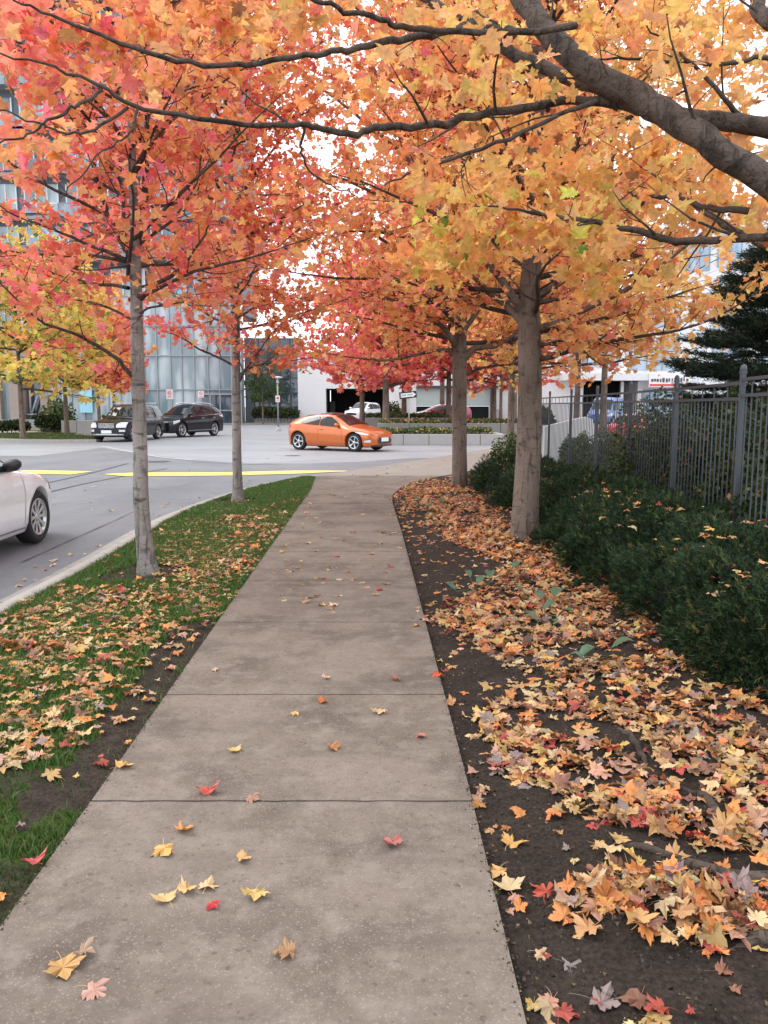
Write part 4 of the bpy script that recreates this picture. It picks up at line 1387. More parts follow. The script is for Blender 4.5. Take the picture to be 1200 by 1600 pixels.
# blue box van and red car behind the fence
p = D(950, 640, 60)
M_BL = paint('blue_paint', (.10, .17, .42))
car = Car('blue_van', 'blue and white van parked in front of the dark bay behind the fence', 'van', (p[0], 60.5, ROADZ + .3), heading(-.5, -.87),
          4.6, 1.9, 2.8, .8, .35,
          [(-2.3, 1.1), (0, 1.1), (1.4, 1.05), (2.3, .8)], [(-2.3, 1.6), (-2.2, 2.0), (-1.9, 2.1), (.3, 2.1), (.7, 1.95), (1.5, 1.2), (2.1, 1.0), (2.3, .85)],
          1.5, (-2.2, 1.4), M_BL, clear=.25)
car.over('windshield', .75, 1.5, -.95, .95, M_CARGLASS)
for sd in (1, -1):
    car.side('side_window', [(-.2, 1.15), (1.1, 1.12)], [(-.2, 1.85), (.6, 1.8), (1.1, 1.3)], M_CARGLASS, sd, rows=4)
    car.side('headlight', [(1.6, .78), (2.2, .7)], [(1.6, .95), (2.2, .84)], M_LAMP, sd, n=8, rows=3)
p = D(961, 655, 34)
car = Car('red_car', 'small red car glimpsed through the fence pickets below the blue van', 'car', (p[0] + 1.7, 36, ROADZ), heading(.6, .8),
          4.3, 1.75, 2.6, .85, .32,
          [(-2.15, .8), (-1.8, .92), (0, .9), (1.4, .82), (2.15, .6)], [(-2.15, .9), (-1.8, 1.0), (-1.2, 1.34), (-.3, 1.42), (.3, 1.36), (1.1, .95), (1.9, .8), (2.15, .66)],
          1.1, (-1.8, 1.0), paint('red_paint', (.5, .02, .03)), clear=.18)
car.over('rear_window', -1.75, -1.25, -.9, .9, M_CARGLASS)
car.over('windshield', .35, 1.05, -.95, .95, M_CARGLASS)
for sd in (1, -1):
    car.side('side_window', [(-1.2, .98), (.8, .95)], [(-1.2, 1.2), (-.2, 1.32), (.8, 1.0)], M_CARGLASS, sd, rows=4)
# ------------------------------------------------------------------ trees
OR_ = (.90, .37, .14); ORL = (.93, .50, .22); RED = (.82, .18, .13); CORAL = (.88, .28, .19); PINK = (.88, .20, .25)
YEL = (.84, .56, .18); GOLD = (.88, .46, .15); YGR = (.66, .60, .13); BRN = (.38, .15, .06); GRN = (.16, .26, .05)

def grow(limbs, rng, dens=1.0, len1=.45, len2=.22, step1=.16, step2=.10, droop=0.0, start=.12, flat=.45):
    """limbs: [(P, r)]. returns twig tubes (P, r) and leaf points"""
    twigs, pts = [], []
    for P, r in limbs:
        P = np.asarray(P); r = np.broadcast_to(r, (len(P),))
        seg = np.linalg.norm(np.diff(P, axis=0), axis=1); cum = np.r_[0, np.cumsum(seg)]
        Ltot = cum[-1]
        s = Ltot * start + rng.uniform(0, step1)
        sidek = rng.choice((-1, 1))
        while s < Ltot:
            u = s / Ltot
            p = np.array([np.interp(s, cum, P[:, k]) for k in range(3)])
            q = np.array([np.interp(min(s + .05, Ltot), cum, P[:, k]) for k in range(3)])
            d = q - p; d /= np.linalg.norm(d) + 1e-9
            rr = np.interp(s, cum, r)
            sidek = -sidek
            perp = np.cross(d, (0, 0, 1.0))
            if np.linalg.norm(perp) < .3: perp = rng.normal(0, 1, 3) * (1, 1, .2)
            perp /= np.linalg.norm(perp)
            perp = perp * sidek * rng.uniform(.6, 1) + np.array((0, 0, 1)) * rng.normal(.18, flat)
            ln = len1 * rng.uniform(.6, 1.35) * (1.15 - .55 * u)
            dd = d * rng.uniform(.35, .9) + perp; dd /= np.linalg.norm(dd)
            n = 5
            T = [p]
            for k in range(n - 1):
                dd = dd + rng.normal(0, .14, 3) + np.array((0, 0, .05 - droop)); dd /= np.linalg.norm(dd)
                T.append(T[-1] + dd * ln / (n - 1))
            T = np.array(T)
            tr = min(rr * .55, .004 + .012 * ln)
            par = len(twigs)
            twigs.append((T, np.linspace(tr, .0016, n), -1))
            # twiglets with leaves
            m = max(2, int(ln / step2))
            for k in range(m):
                v = (k + .7) / m
                i = min(int(v * (n - 1)), n - 2); f = v * (n - 1) - i
                a = T[i] * (1 - f) + T[i + 1] * f
                e = rng.normal(0, 1, 3) * (1, 1, .45); e = e / (np.linalg.norm(e) + 1e-9) + dd * .5
                l2 = len2 * rng.uniform(.4, 1.2)
                B = a + e / np.linalg.norm(e) * l2
                twigs.append((np.array([a, (a + B) / 2 + rng.normal(0, .01, 3), B]), np.array([.0028, .002, .0012]), par))
                q_ = rng.poisson(7 * dens)
                if q_:
                    w_ = rng.uniform(.25, 1.15, (q_, 1))
                    pts.append(a + (B - a) * w_ + rng.normal(0, .055, (q_, 3)))
            s += step1 * rng.uniform(.6, 1.4)
    return twigs, (np.vstack(pts) if pts else np.zeros((0, 3)))

def tubes_mesh(tl, n):
    VV, FF, b = [], [], 0
    for P, r in tl:
        V, F = tube(P, r, n)
        VV.append(V); FF.append(F + b); b += len(V)
    return np.vstack(VV), np.vstack(FF)

def auto_limbs(axis_f, z0, z1, n, length_f, rng, rise=.35, r0=.03, az0=0., skip=None, sag=.0, nseg=9):
    out = []
    for k in range(n):
        u = (k + rng.uniform(.1, .9)) / n
        z = z0 + (z1 - z0) * u
        az = az0 + k * 2.39996 + rng.normal(0, .3)
        if skip is not None and skip(az, z): continue
        L = length_f(u) * rng.uniform(.8, 1.15)
        p = axis_f(z)
        rs = rise + .55 * u + rng.normal(0, .08)
        d = np.array((math.cos(az), math.sin(az), rs)); d /= np.linalg.norm(d)
        P = [p]
        for q in range(nseg - 1):
            d = d + rng.normal(0, .07, 3) + np.array((0, 0, -sag)); d /= np.linalg.norm(d)
            P.append(P[-1] + d * L / (nseg - 1))
        out.append((np.array(P), np.linspace(r0 * (1.15 - .7 * u), .004, nseg)))
    return out

def build_tree(name, label, base, trunk, limbs, bark, colfun, leaf=.085, dens=1.0, tmpl=None, group=None, seed=1, cull=None,
               cat='tree', grow_kw=None, trunk_n=20, roots=None, extra_pts=None, tw_n=4, tilt=.75, auto=(), keepf=None, flare=1.5, tscale=.83):
    rng = np.random.default_rng(seed)
    base = np.array(base, float)
    t = thing(name, label, cat, base, 0, group)
    # trunk
    P = smooth_line([p for p, r in trunk], 40)
    r = np.interp(np.linspace(0, 1, 40), np.linspace(0, 1, len(trunk)), [r for p, r in trunk])
    hgt = P[:, 2] - P[0, 2]
    r = r * tscale
    r = r * (1 + (flare - 1) * np.exp(-hgt / .13))
    V, F = tube(P - base, r, trunk_n)
    # lumpy bark silhouette
    ang = np.tile(np.arange(trunk_n), 40)
    cen_ = np.repeat(P - base, trunk_n, 0)
    k = 1 + .05 * (vnoise(ang * .9, cen_[:, 2] * 3, 1, seed) - .5) + .03 * (vnoise(ang * 3, cen_[:, 2] * 12, 1, seed) - .5)
    V = cen_ + (V - cen_) * k[:, None]
    link('trunk', tri_mesh('trunk', V, F, None, 4), t, [bark], True)
    for q, (LP, lr) in enumerate(limbs):
        n = max(10, len(LP) * 4)
        SP_ = smooth_line(LP, n); rr = np.interp(np.linspace(0, 1, n), np.linspace(0, 1, len(LP)), np.broadcast_to(lr, (len(LP),)))
        SP_[1:-1] += rng.normal(0, .004, (n - 2, 3))
        V, F = tube(SP_ - base, rr, 10)
        link('branch', tri_mesh('branch', V, F, None, 4), t, [bark if lr[0] > .04 else M_BARK_LIMB], True)
    allL = [(smooth_line(LP, 12), np.interp(np.linspace(0, 1, 12), np.linspace(0, 1, len(LP)), np.broadcast_to(lr, (len(LP),)))) for LP, lr in limbs] + list(auto)
    for P_, r_ in auto:
        V, F = tube(P_ - base, r_, 6)
    if auto:
        V, F = tubes_mesh([(P_ - base, r_) for P_, r_ in auto], 6)
        link('branches', tri_mesh('branches', V, F, None, 4), t, [M_BARK_LIMB], True)
    tw, pts = grow(allL, rng, dens, **(grow_kw or {}))
    if keepf is not None and len(pts):
        pts = pts[keepf(pts)]
    if extra_pts is not None:
        pts = np.vstack([pts, extra_pts])
    if keepf is not None:
        ok = list(keepf(np.array([q[0][-1] for q in tw])))
        tw = [q for i, q in enumerate(tw) if ok[i] and (q[2] < 0 or ok[q[2]])]
    V, F = tubes_mesh([(P_ - base, r_) for P_, r_, _ in tw], 3)
    link('twigs', tri_mesh('twigs', V, F, None, 4), t, [M_BARK_DARK], True)
    n = len(pts)
    size = leaf * rng.uniform(.45, 1.25, n)
    cols = colfun(pts, rng)
    M_ = rot_mats(n, tilt, rng)
    V, F, Cc = scatter(tmpl or MID_T, pts - base, M_, size, cols)
    link('crown', tri_mesh('crown', V, F, Cc), t, [M_LEAF])
    if roots:
        for q in roots:
            n_ = 26
            SP_ = smooth_line([p for p, r in q], n_); rr = np.interp(np.linspace(0, 1, n_), np.linspace(0, 1, len(q)), [r for p, r in q])
            SP_[:, 2] += .006 * np.sin(np.arange(n_) * 1.1)
            V, F = tube(SP_ - base, rr, 8)
            link('root', tri_mesh('root', V, F, None, 4), t, [M_BARK_LIMB], True)
    print(name, 'leaves', n, 'twigs', len(tw))
    return t
def pal_fun(pal, jit=.12):
    return lambda P, rng: palette(pal, len(P), rng, jit)
def blend_fun(stops, axis, jit=.12, noise=.25):
    """palettes mixed along a coordinate: stops [(value, pal)]"""
    def f(P, rng):
        v = axis(P) + rng.normal(0, noise, len(P)) + (vnoise(P[:, 0] + P[:, 2] * .7, P[:, 1] + P[:, 2], 1.1) - .5) * 2.2 * noise
        vals = np.array([s[0] for s in stops]); out = np.zeros((len(P), 3))
        idx = np.clip(np.round(np.interp(v, vals, np.arange(len(vals))) + rng.uniform(-.5, .5, len(P))).astype(int), 0, len(vals) - 1)
        for i, (_, pal) in enumerate(stops):
            m = idx == i
            if m.any(): out[m] = palette(pal, m.sum(), rng, jit)
        return out
    return f
PAL_OR = [(6, OR_), (4, ORL), (3, CORAL), (1, GOLD), (.3, BRN)]
PAL_RO = [(7, CORAL), (2.8, OR_), (2.6, RED), (1.3, PINK), (1.2, ORL), (.3, BRN)]
PAL_RED = [(4, RED), (4, CORAL), (3, PINK), (1, OR_)]
PAL_PINK = [(4, PINK), (4, CORAL), (2, RED), (1, OR_)]
PAL_GOLD = [(5, GOLD), (4, ORL), (3, YEL), (2, OR_), (.4, BRN)]
PAL_YEL = [(5, YEL), (3, YGR), (2, GOLD), (.6, GRN)]
PAL_YG = [(4, YGR), (4, YEL), (1, GRN), (1, GOLD)]

def DB(px, py, y, rx, ry, n):
    c = D(px, py, y); q = R.normal(0, .5, (n, 3))
    return c + q * np.array((rx / FPX * y, .8, ry / FPX * y))
def DL(pts):
    return [D(a, b, c) for a, b, c in pts]
def sky_gap(P):
    """thinner foliage where the real crowns part between the two sides of the walk"""
    px, py = to_px(P[:, 0], P[:, 1], P[:, 2])
    n = (vnoise(px, py, 1 / 45., 3) - .5) * 46 + (vnoise(px, py, 1 / 15., 5) - .5) * 30
    g1 = (np.abs(px + n - 425) < 30 - np.abs(py - 200) * .05) & (py < 430)
    return g1

# ---- T1: slender red maple on the verge
yy = 7.6
trunk = [(np.array((-2.28, yy, -.04)), .097), (D(221, 800, yy), .088), (D(219, 700, yy), .080), (D(216, 600, yy), .075), (D(213, 480, yy), .066), (D(212, 400, yy), .058),
         (D(208, 300, yy), .046), (D(205, 200, yy), .038), (D(205, 80, yy), .028), (D(203, -60, yy), .02), (D(203, -200, yy), .012)]
limbs = [
    (DL([(212, 596, yy), (180, 558, yy - .05), (120, 524, yy - .3), (62, 500, yy - .5), (0, 442, yy - .8), (-40, 400, yy - 1)]), (.022, .018, .014, .010, .006, .003)),
    (DL([(214, 470, yy), (245, 445, yy - .1), (275, 425, yy - .15), (300, 395, yy - .2), (322, 362, yy - .2), (330, 330, yy - .2)]), (.026, .021, .017, .013, .009, .004)),
    (DL([(209, 412, yy), (180, 398, yy - .1), (140, 383, yy - .1), (90, 362, yy - .2), (20, 335, yy - .3), (-30, 300, yy - .3)]), (.022, .018, .015, .011, .007, .004)),
    (DL([(208, 400, yy), (190, 380, yy + .1), (165, 320, yy + .2), (147, 260, yy + .3), (135, 200, yy + .3), (110, 140, yy + .4)]), (.026, .024, .02, .016, .01, .005)),
    (DL([(205, 415, yy), (197, 390, yy - .1), (193, 330, yy - .15), (187, 280, yy - .2), (150, 240, yy - .3), (118, 200, yy - .4), (95, 150, yy - .4)]), (.018, .018, .016, .014, .011, .008, .004)),
    (DL([(214, 385, yy), (232, 370, yy), (270, 343, yy), (300, 300, yy), (312, 265, yy), (320, 200, yy)]), (.018, .015, .013, .01, .008, .004)),
    (DL([(214, 375, yy), (224, 330, yy + .1), (228, 280, yy + .1), (230, 200, yy + .1), (232, 100, yy + .1), (240, 0, yy + .2)]), (.036, .033, .03, .025, .018, .01)),
    (DL([(212, 500, yy), (160, 477, yy + .1), (105, 466, yy + .2), (60, 452, yy + .3), (20, 440, yy + .4)]), (.014, .011, .009, .006, .003)),
    (DL([(215, 490, yy), (245, 478, yy - .2), (290, 474, yy - .3), (340, 480, yy - .4)]), (.012, .009, .006, .003)),
    (DL([(214, 450, yy), (250, 440, yy + .3), (300, 410, yy + .5), (365, 388, yy + .7)]), (.013, .01, .007, .003)),
    (DL([(206, 250, yy), (180, 200, yy - .3), (130, 150, yy - .6), (80, 110, yy - .8)]), (.018, .014, .01, .004)),
    (DL([(207, 280, yy), (240, 220, yy - .3), (290, 170, yy - .4), (340, 140, yy - .5)]), (.018, .014, .01, .004)),
]
axis1 = lambda z: np.array((np.interp(z, [1.9, 3.4, 6], [-2.34, -2.38, -2.42]), yy, z))
auto = auto_limbs(axis1, 2.5, 6.6, 40, lambda u: 1.9 * (1 - .5 * u) + .15, np.random.default_rng(5), r0=.018, rise=.25)
col1 = blend_fun([(-4.6, PAL_RO), (-2.4, PAL_RO), (-1.0, PAL_OR)], lambda P: P[:, 0], noise=.6)
def keep1(P):
    px, py = to_px(P[:, 0], P[:, 1], P[:, 2])
    n = (vnoise(px, py, 1 / 40., 1) - .5) * 70
    low = py + n * .6 > np.interp(px, [-50, 0, 100, 170, 200, 230, 300, 420], [520, 540, 585, 600, 545, 500, 560, 560])
    # windows of the tower that show through
    win = np.zeros(len(P), bool)
    for a, b_, rx, ry in ((140, 425, 30, 35), (275, 285, 45, 40), (270, 350, 40, 30), (75, 300, 42, 22), (30, 360, 40, 28), (40, 235, 50, 22), (175, 130, 35, 30), (260, 420, 35, 22),
                          (180, 475, 28, 22), (110, 230, 40, 18), (300, 455, 50, 16), (20, 290, 34, 20), (265, 180, 30, 20)):
        win |= ((px + n * .4 - a) / rx) ** 2 + ((py - n * .3 - b_) / ry) ** 2 < .8
    tr = (np.abs(px - np.interp(py, [200, 400, 600], [206, 212, 216])) < 13) & (py > 230) & (P[:, 1] < 7.65) & (R.random(len(P)) < .75)
    return ~(low | tr | (win & (R.random(len(P)) < .65))) & ~(sky_gap(P) & (R.random(len(P)) < .25))
build_tree('maple_tree', 'slender grey-barked maple with red-orange leaves on the verge nearest the camera', (-2.28, yy, 0), trunk, limbs, M_BARK_GREY, col1,
           leaf=.085, dens=.68, seed=3, auto=auto, keepf=keep1, group='street maples along the walk', grow_kw=dict(len1=.55, len2=.2, step1=.17, step2=.12))

# ---- T2: second slim maple on the verge
yy2 = 13.5
trunk = [(np.array((-2.48, yy2, -.04)), .105), (D(370, 700, yy2), .09), (D(369, 600, yy2), .085), (D(368, 480, yy2), .078), (D(366, 400, yy2), .065), (D(362, 320, yy2), .055), (D(358, 200, yy2), .045),
         (D(358, 60, yy2), .035), (D(360, -100, yy2), .02)]
limbs = [
    (DL([(369, 572, yy2), (335, 556, yy2), (308, 544, yy2 - .2), (285, 528, yy2 - .4), (250, 515, yy2 - .6)]), (.022, .018, .014, .009, .004)),
    (DL([(371, 600, yy2), (383, 578, yy2 - .1), (400, 555, yy2 - .3), (425, 520, yy2 - .5), (445, 500, yy2 - .6)]), (.025, .02, .015, .01, .004)),
    (DL([(372, 586, yy2), (395, 573, yy2 - .1), (430, 567, yy2 - .2), (480, 560, yy2 - .3), (505, 562, yy2 - .3)]), (.018, .014, .01, .006, .003)),
    (DL([(367, 470, yy2), (340, 430, yy2), (300, 400, yy2), (270, 380, yy2)]), (.024, .018, .012, .005)),
    (DL([(367, 440, yy2), (395, 400, yy2), (430, 370, yy2), (470, 350, yy2)]), (.024, .018, .012, .005)),
    (DL([(360, 330, yy2), (400, 270, yy2), (445, 210, yy2), (490, 150, yy2)]), (.03, .022, .014, .006)),
    (DL([(359, 230, yy2), (390, 160, yy2), (425, 90, yy2), (450, 10, yy2)]), (.03, .022, .014, .006)),
    (DL([(358, 170, yy2), (330, 110, yy2), (300, 50, yy2), (270, -10, yy2)]), (.03, .022, .014, .006)),
    (DL([(368, 500, yy2), (400, 480, yy2 - .3), (440, 468, yy2 - .6), (480, 465, yy2 - .8)]), (.02, .015, .01, .005)),
]
axis2 = lambda z: np.array((-2.5, yy2, z))
auto = auto_limbs(axis2, 2.75, 9.6, 50, lambda u: 2.5 * (1 - .35 * u) + .1, np.random.default_rng(15), r0=.024, rise=.22)
def keep2(P):
    px, py = to_px(P[:, 0], P[:, 1], P[:, 2])
    n = (vnoise(px, py, 1 / 30., 2) - .5) * 60
    low = py + n * .5 > np.interp(px, [200, 260, 290, 300, 360, 372, 400, 440, 480, 520], [560, 575, 600, 625, 640, 560, 590, 580, 575, 560])
    return ~low & ~(sky_gap(P) & (R.random(len(P)) < .25))
build_tree('maple_tree', 'second slim maple farther along the verge, coral red leaves hanging low', (-2.48, yy2, 0), trunk, limbs, M_BARK_GREY,
           blend_fun([(-4.4, PAL_RED), (-2.5, PAL_RO), (-.6, PAL_OR)], lambda P: P[:, 0], noise=.6), extra_pts=np.vstack([DB(*q) for q in ((430, 150, 13, 60, 90, 420), (400, 50, 13, 60, 70, 380), (440, 290, 13, 50, 60, 300), (390, 340, 13, 40, 50, 200), (300, 60, 13, 80, 70, 350), (470, 60, 12.6, 50, 80, 260))]),
           leaf=.09, dens=1.35, seed=8, auto=auto, keepf=keep2,
           group='street maples along the walk', grow_kw=dict(len1=.7, len2=.26, step1=.2, step2=.15))

# ---- T3: big trunk on the right, orange crown
y3 = 9.4
trunk = [(np.array((1.67, y3, -.03)), .20), (D(822, 780, y3), .185), (D(826, 700, y3), .175), (D(828, 600, y3), .165), (D(827, 520, y3), .160), (D(826, 470, y3), .145), (D(832, 400, y3), .13),
         (D(838, 300, y3), .125), (D(838, 180, y3), .11), (D(842, 60, y3), .095), (D(850, -80, y3), .07), (D(850, -240, y3), .04)]
limbs = [
    (DL([(818, 505, y3), (792, 478, y3 + .1), (762, 455, y3 + .2), (735, 430, y3 + .3), (700, 410, y3 + .5)]), (.055, .045, .035, .022, .01)),
    (DL([(818, 490, y3), (800, 462, y3 - .1), (770, 420, y3 - .2), (712, 372, y3 - .3), (690, 330, y3 - .3), (668, 292, y3 - .3), (640, 240, y3 - .3)]), (.055, .05, .042, .034, .026, .018, .008)),
    (DL([(838, 515, y3), (865, 507, y3 - .1), (905, 488, y3 - .3), (950, 466, y3 - .5), (1000, 440, y3 - .7), (1075, 382, y3 - 1), (1110, 350, y3 - 1.1)]), (.05, .042, .036, .03, .024, .014, .006)),
    (DL([(838, 562, y3), (870, 555, y3 - .2), (920, 540, y3 - .3), (1000, 525, y3 - .6), (1060, 516, y3 - .8), (1130, 490, y3 - 1), (1200, 445, y3 - 1.2)]), (.036, .026, .022, .018, .014, .010, .005)),
    (DL([(840, 540, y3), (858, 537, y3 - .2), (876, 532, y3 - .3), (886, 540, y3 - .35)]), (.025, .016, .012, .008)),
    (DL([(835, 470, y3), (880, 430, y3 - .1), (920, 395, y3 - .2), (990, 330, y3 - .3), (1050, 280, y3 - .4)]), (.05, .04, .03, .02, .008)),
    (DL([(836, 330, y3), (870, 300, y3 + .3), (890, 240, y3 + .5), (920, 170, y3 + .8)]), (.05, .04, .03, .012)),
    (DL([(836, 300, y3), (800, 250, y3 + .3), (760, 200, y3 + .5), (700, 150, y3 + .8)]), (.05, .04, .03, .012)),
]
axis3 = lambda z: np.array((np.interp(z, [2.4, 5], [1.72, 1.82]), y3, z))
auto = auto_limbs(axis3, 2.45, 7.6, 50, lambda u: 2.8 * (1 - .3 * u), np.random.default_rng(25), r0=.035, rise=.16)
def keep3(P):
    px, py = to_px(P[:, 0], P[:, 1], P[:, 2])
    n = (vnoise(px, py, 1 / 40., 6) - .5) * 60
    low = py + n * .5 > np.interp(px, [500, 640, 700, 760, 800, 856, 880, 960, 1040, 1080, 1120, 1200], [470, 500, 520, 480, 465, 610, 600, 600, 575, 560, 520, 480])
    tr = (np.abs(px - 828) < 34) & (py > 400) & (P[:, 1] < y3 + .1) | (np.abs(px - 838) < 26) & (py > 120) & (py < 290) & (P[:, 1] < y3) & (R.random(len(P)) < .8)
    wn = ((px - 1120 + n * .4) / 42) ** 2 + ((py - 415) / 50) ** 2 < 1
    return ~low & ~tr & ~(wn & (R.random(len(P)) < .85)) & ~(sky_gap(P) & (R.random(len(P)) < .25))
roots3 = [[(np.array((1.6, 9.3, .02)), .06), (np.array((1.38, 9.15, .02)), .05), (np.array((1.2, 9.12, -.01)), .03), (np.array((1.05, 9.1, -.05)), .02)],
          [(np.array((1.75, 9.3, .02)), .06), (np.array((1.95, 9.2, .03)), .045), (np.array((2.15, 9.15, .0)), .03), (np.array((2.3, 9.1, -.05)), .02)]]
build_tree('maple_tree', 'thick brown-barked maple with orange crown standing in the bed right of the sidewalk', (1.67, y3, 0), trunk, limbs, M_BARK_BROWN,
           blend_fun([(-1.2, PAL_RO), (.6, PAL_OR), (2.2, PAL_OR), (3.2, PAL_GOLD)], lambda P: P[:, 0], noise=.6), leaf=.088, dens=.95, seed=33, auto=auto, keepf=keep3,
           group='street maples along the walk', roots=roots3, grow_kw=dict(len1=.75, len2=.26, step1=.19, step2=.13), flare=1.25)

# ---- T4: next maple on the right
y4 = 15.7
trunk = [(np.array((1.49, y4, -.02)), .19), (D(718, 700, y4), .172), (D(718, 620, y4), .17), (D(718, 560, y4), .17), (D(720, 520, y4), .14), (D(722, 440, y4), .12), (D(724, 340, y4), .10), (D(724, 200, y4), .08), (D(720, 20, y4), .06), (D(720, -100, y4), .03)]
limbs = [
    (DL([(712, 556, y4), (700, 547, y4), (660, 552, y4 - .3), (610, 562, y4 - .6), (560, 560, y4 - .9), (510, 552, y4 - 1.2)]), (.06, .045, .03, .022, .014, .006)),
    (DL([(724, 560, y4), (742, 545, y4), (775, 540, y4 - .1), (800, 525, y4 - .2), (840, 500, y4 - .3)]), (.08, .06, .04, .025, .01)),
    (DL([(730, 585, y4), (750, 576, y4), (790, 570, y4), (830, 572, y4)]), (.035, .025, .018, .008)),
    (DL([(715, 545, y4), (690, 510, y4 - .3), (640, 480, y4 - .6), (580, 460, y4 - .9), (520, 450, y4 - 1.2)]), (.07, .05, .035, .02, .01)),
    (DL([(724, 340, y4), (660, 270, y4 - .2), (570, 190, y4 - .4), (490, 130, y4 - .6), (430, 90, y4 - .7)]), (.06, .045, .03, .018, .006)),
    (DL([(724, 220, y4), (660, 130, y4 - .2), (580, 60, y4 - .4), (500, 10, y4 - .5)]), (.05, .04, .03, .01)),
    (DL([(724, 400, y4), (650, 340, y4 - .3), (560, 290, y4 - .6), (470, 260, y4 - .9)]), (.05, .04, .03, .01)),
    (DL([(722, 520, y4), (760, 470, y4), (810, 430, y4)]), (.06, .04, .02)),
    (DL([(720, 480, y4), (660, 420, y4), (590, 370, y4), (530, 340, y4)]), (.06, .04, .025, .01)),
]
axis4 = lambda z: np.array((np.interp(z, [2.6, 5], [1.49, 1.56]), y4, z))
auto = auto_limbs(axis4, 2.75, 10.2, 54, lambda u: 3.3 * (1 - .25 * u), np.random.default_rng(35), r0=.045, rise=.10)
def keep4(P):
    px, py = to_px(P[:, 0], P[:, 1], P[:, 2])
    n = (vnoise(px, py, 1 / 36., 8) - .5) * 50
    low = py + n * .5 > np.interp(px, [400, 450, 500, 560, 620, 680, 706, 734, 800, 860, 900], [480, 560, 570, 575, 575, 560, 548, 560, 585, 590, 590])
    return ~low & ~(sky_gap(P) & (R.random(len(P)) < .25))
build_tree('maple_tree', 'maple with broad flat orange crown, second trunk in the bed right of the sidewalk', (1.49, y4, 0), trunk, limbs, M_BARK_BROWN,
           blend_fun([(-2.6, PAL_RO), (-.5, PAL_OR), (2.0, PAL_GOLD)], lambda P: P[:, 0], noise=.7), leaf=.10, dens=1.3, seed=43, auto=auto, keepf=keep4,
           group='street maples along the walk', grow_kw=dict(len1=.95, len2=.32, step1=.26, step2=.17), flare=1.2)

# ---- background trees (simple leaf shapes)
def far_tree(label, px, base, y, r, crotch, top, rad, pal, seed, name='maple_tree', group=None, lean=0, n=30, dens=1.0, leaf=.15, rise=.15, cull_low=None, cat='tree', zb=0.0, taper=.4, kw=None, keepf=None):
    x = (px - 600) / FPX * y
    zc, zt = CAMZ + (HOR - crotch) / FPX * y, CAMZ + (HOR - top) / FPX * y
    P = [(np.array((x, y, zb)), r), (np.array((x + lean * .3, y, zc * .5 + zb * .5)), r * .88), (np.array((x + lean * .6, y, zc)), r * .8), (np.array((x + lean, y, (zc + zt) / 2)), r * .55), (np.array((x + lean, y, zt * .97)), r * .15)]
    ax = lambda z: np.array((x + lean * min(1, (z - zb) / (zc - zb) * .6), y, z))
    auto = auto_limbs(ax, zc, zt * .93, n, lambda u: rad * (1 - taper * u) , np.random.default_rng(seed), r0=r * .35, rise=rise, nseg=7)
    k = dict(len1=rad * .42, len2=rad * .16, step1=rad * .12, step2=rad * .09)
    k.update(kw or {})
    return build_tree(name, label, (x, y, zb), P, [], M_BARK_BROWN, pal, leaf=leaf, dens=dens, tmpl=[FAR_T], seed=seed, auto=auto, group=group, cat=cat, trunk_n=12, grow_kw=k, tilt=.9, keepf=keepf)
FG = 'background maples beyond the junction'
far_tree('maple with orange leaves seen between the two big brown trunks, behind the hedge', 797, 690, 26, .15, 590, 330, 3.0, pal_fun(PAL_OR), 51, group=FG, n=34, leaf=.15)
far_tree('pale slender trunk behind the fence with a golden orange crown', 899, 640, 24, .12, 575, 320, 3.6, pal_fun(PAL_GOLD), 52, group=FG, n=40, leaf=.15, rise=.05)
far_tree('pink-red maple in the planter right in front of the garage opening', 566, 655, 48, .20, 606, 430, 4.0, pal_fun(PAL_PINK), 53, group=FG, zb=.6, n=40, leaf=.26, rise=.05)
far_tree('red-orange maple with a thicker trunk at the right side of the garage opening', 603, 665, 42, .24, 606, 400, 3.2, pal_fun(PAL_RED), 54, group=FG, zb=.5, n=36, leaf=.24, rise=.1)
far_tree('coral maple directly behind the one way sign', 631, 655, 48, .20, 602, 420, 3.8, pal_fun(PAL_RO), 55, group=FG, zb=.6, n=38, leaf=.26, rise=.05)
far_tree('red maple in front of the grey shutter, just left of the pale bollard wall', 770, 655, 50, .22, 600, 420, 4.6, pal_fun(PAL_PINK), 56, group=FG, zb=.6, n=44, leaf=.26, rise=.02)
far_tree('thin-trunked maple by the right edge of the grey shutter', 781, 660, 44, .12, 598, 450, 3.0, pal_fun(PAL_RO), 57, group=FG, zb=.5, n=26, leaf=.22)
far_tree('coral red maple behind the planters, its trunk hidden by the second brown trunk', 700, 655, 47, .2, 596, 430, 4.4, pal_fun(PAL_RED), 70, group=FG, zb=.6, n=40, leaf=.26, rise=.02)
far_tree('tall orange maple far behind the second brown trunk', 690, 650, 62, .25, 560, 60, 8.0, pal_fun(PAL_RO), 58, group=FG, n=46, leaf=.40, dens=.9)
far_tree('tall golden maple rising far behind the fence', 940, 640, 46, .25, 545, 100, 7.5, pal_fun(PAL_GOLD), 59, group=FG, n=46, leaf=.32, dens=.8, rise=.3)
far_tree('tall orange maple behind the thick right trunk', 800, 640, 40, .25, 520, 20, 6.5, pal_fun(PAL_OR), 60, group=FG, n=46, leaf=.30, dens=.8, rise=.3)
YG_ = 'yellow trees on the far left'
far_tree('yellow-green tree at far left whose pale trunk stands on the grass island', 38, 685, 39.5, .17, 610, 395, 3.9, pal_fun(PAL_YG), 61, group=YG_, n=40, leaf=.24)
far_tree('yellow tree with dark trunk beside the white garden wall', 107, 679, 45, .17, 608, 430, 3.4, pal_fun(PAL_YEL), 62, group=YG_, n=36, leaf=.24)
far_tree('orange tree with thin dark trunk just left of the first black car', 158, 650, 56, .16, 615, 440, 3.4, pal_fun(PAL_OR), 63, group=FG, n=34, leaf=.28)
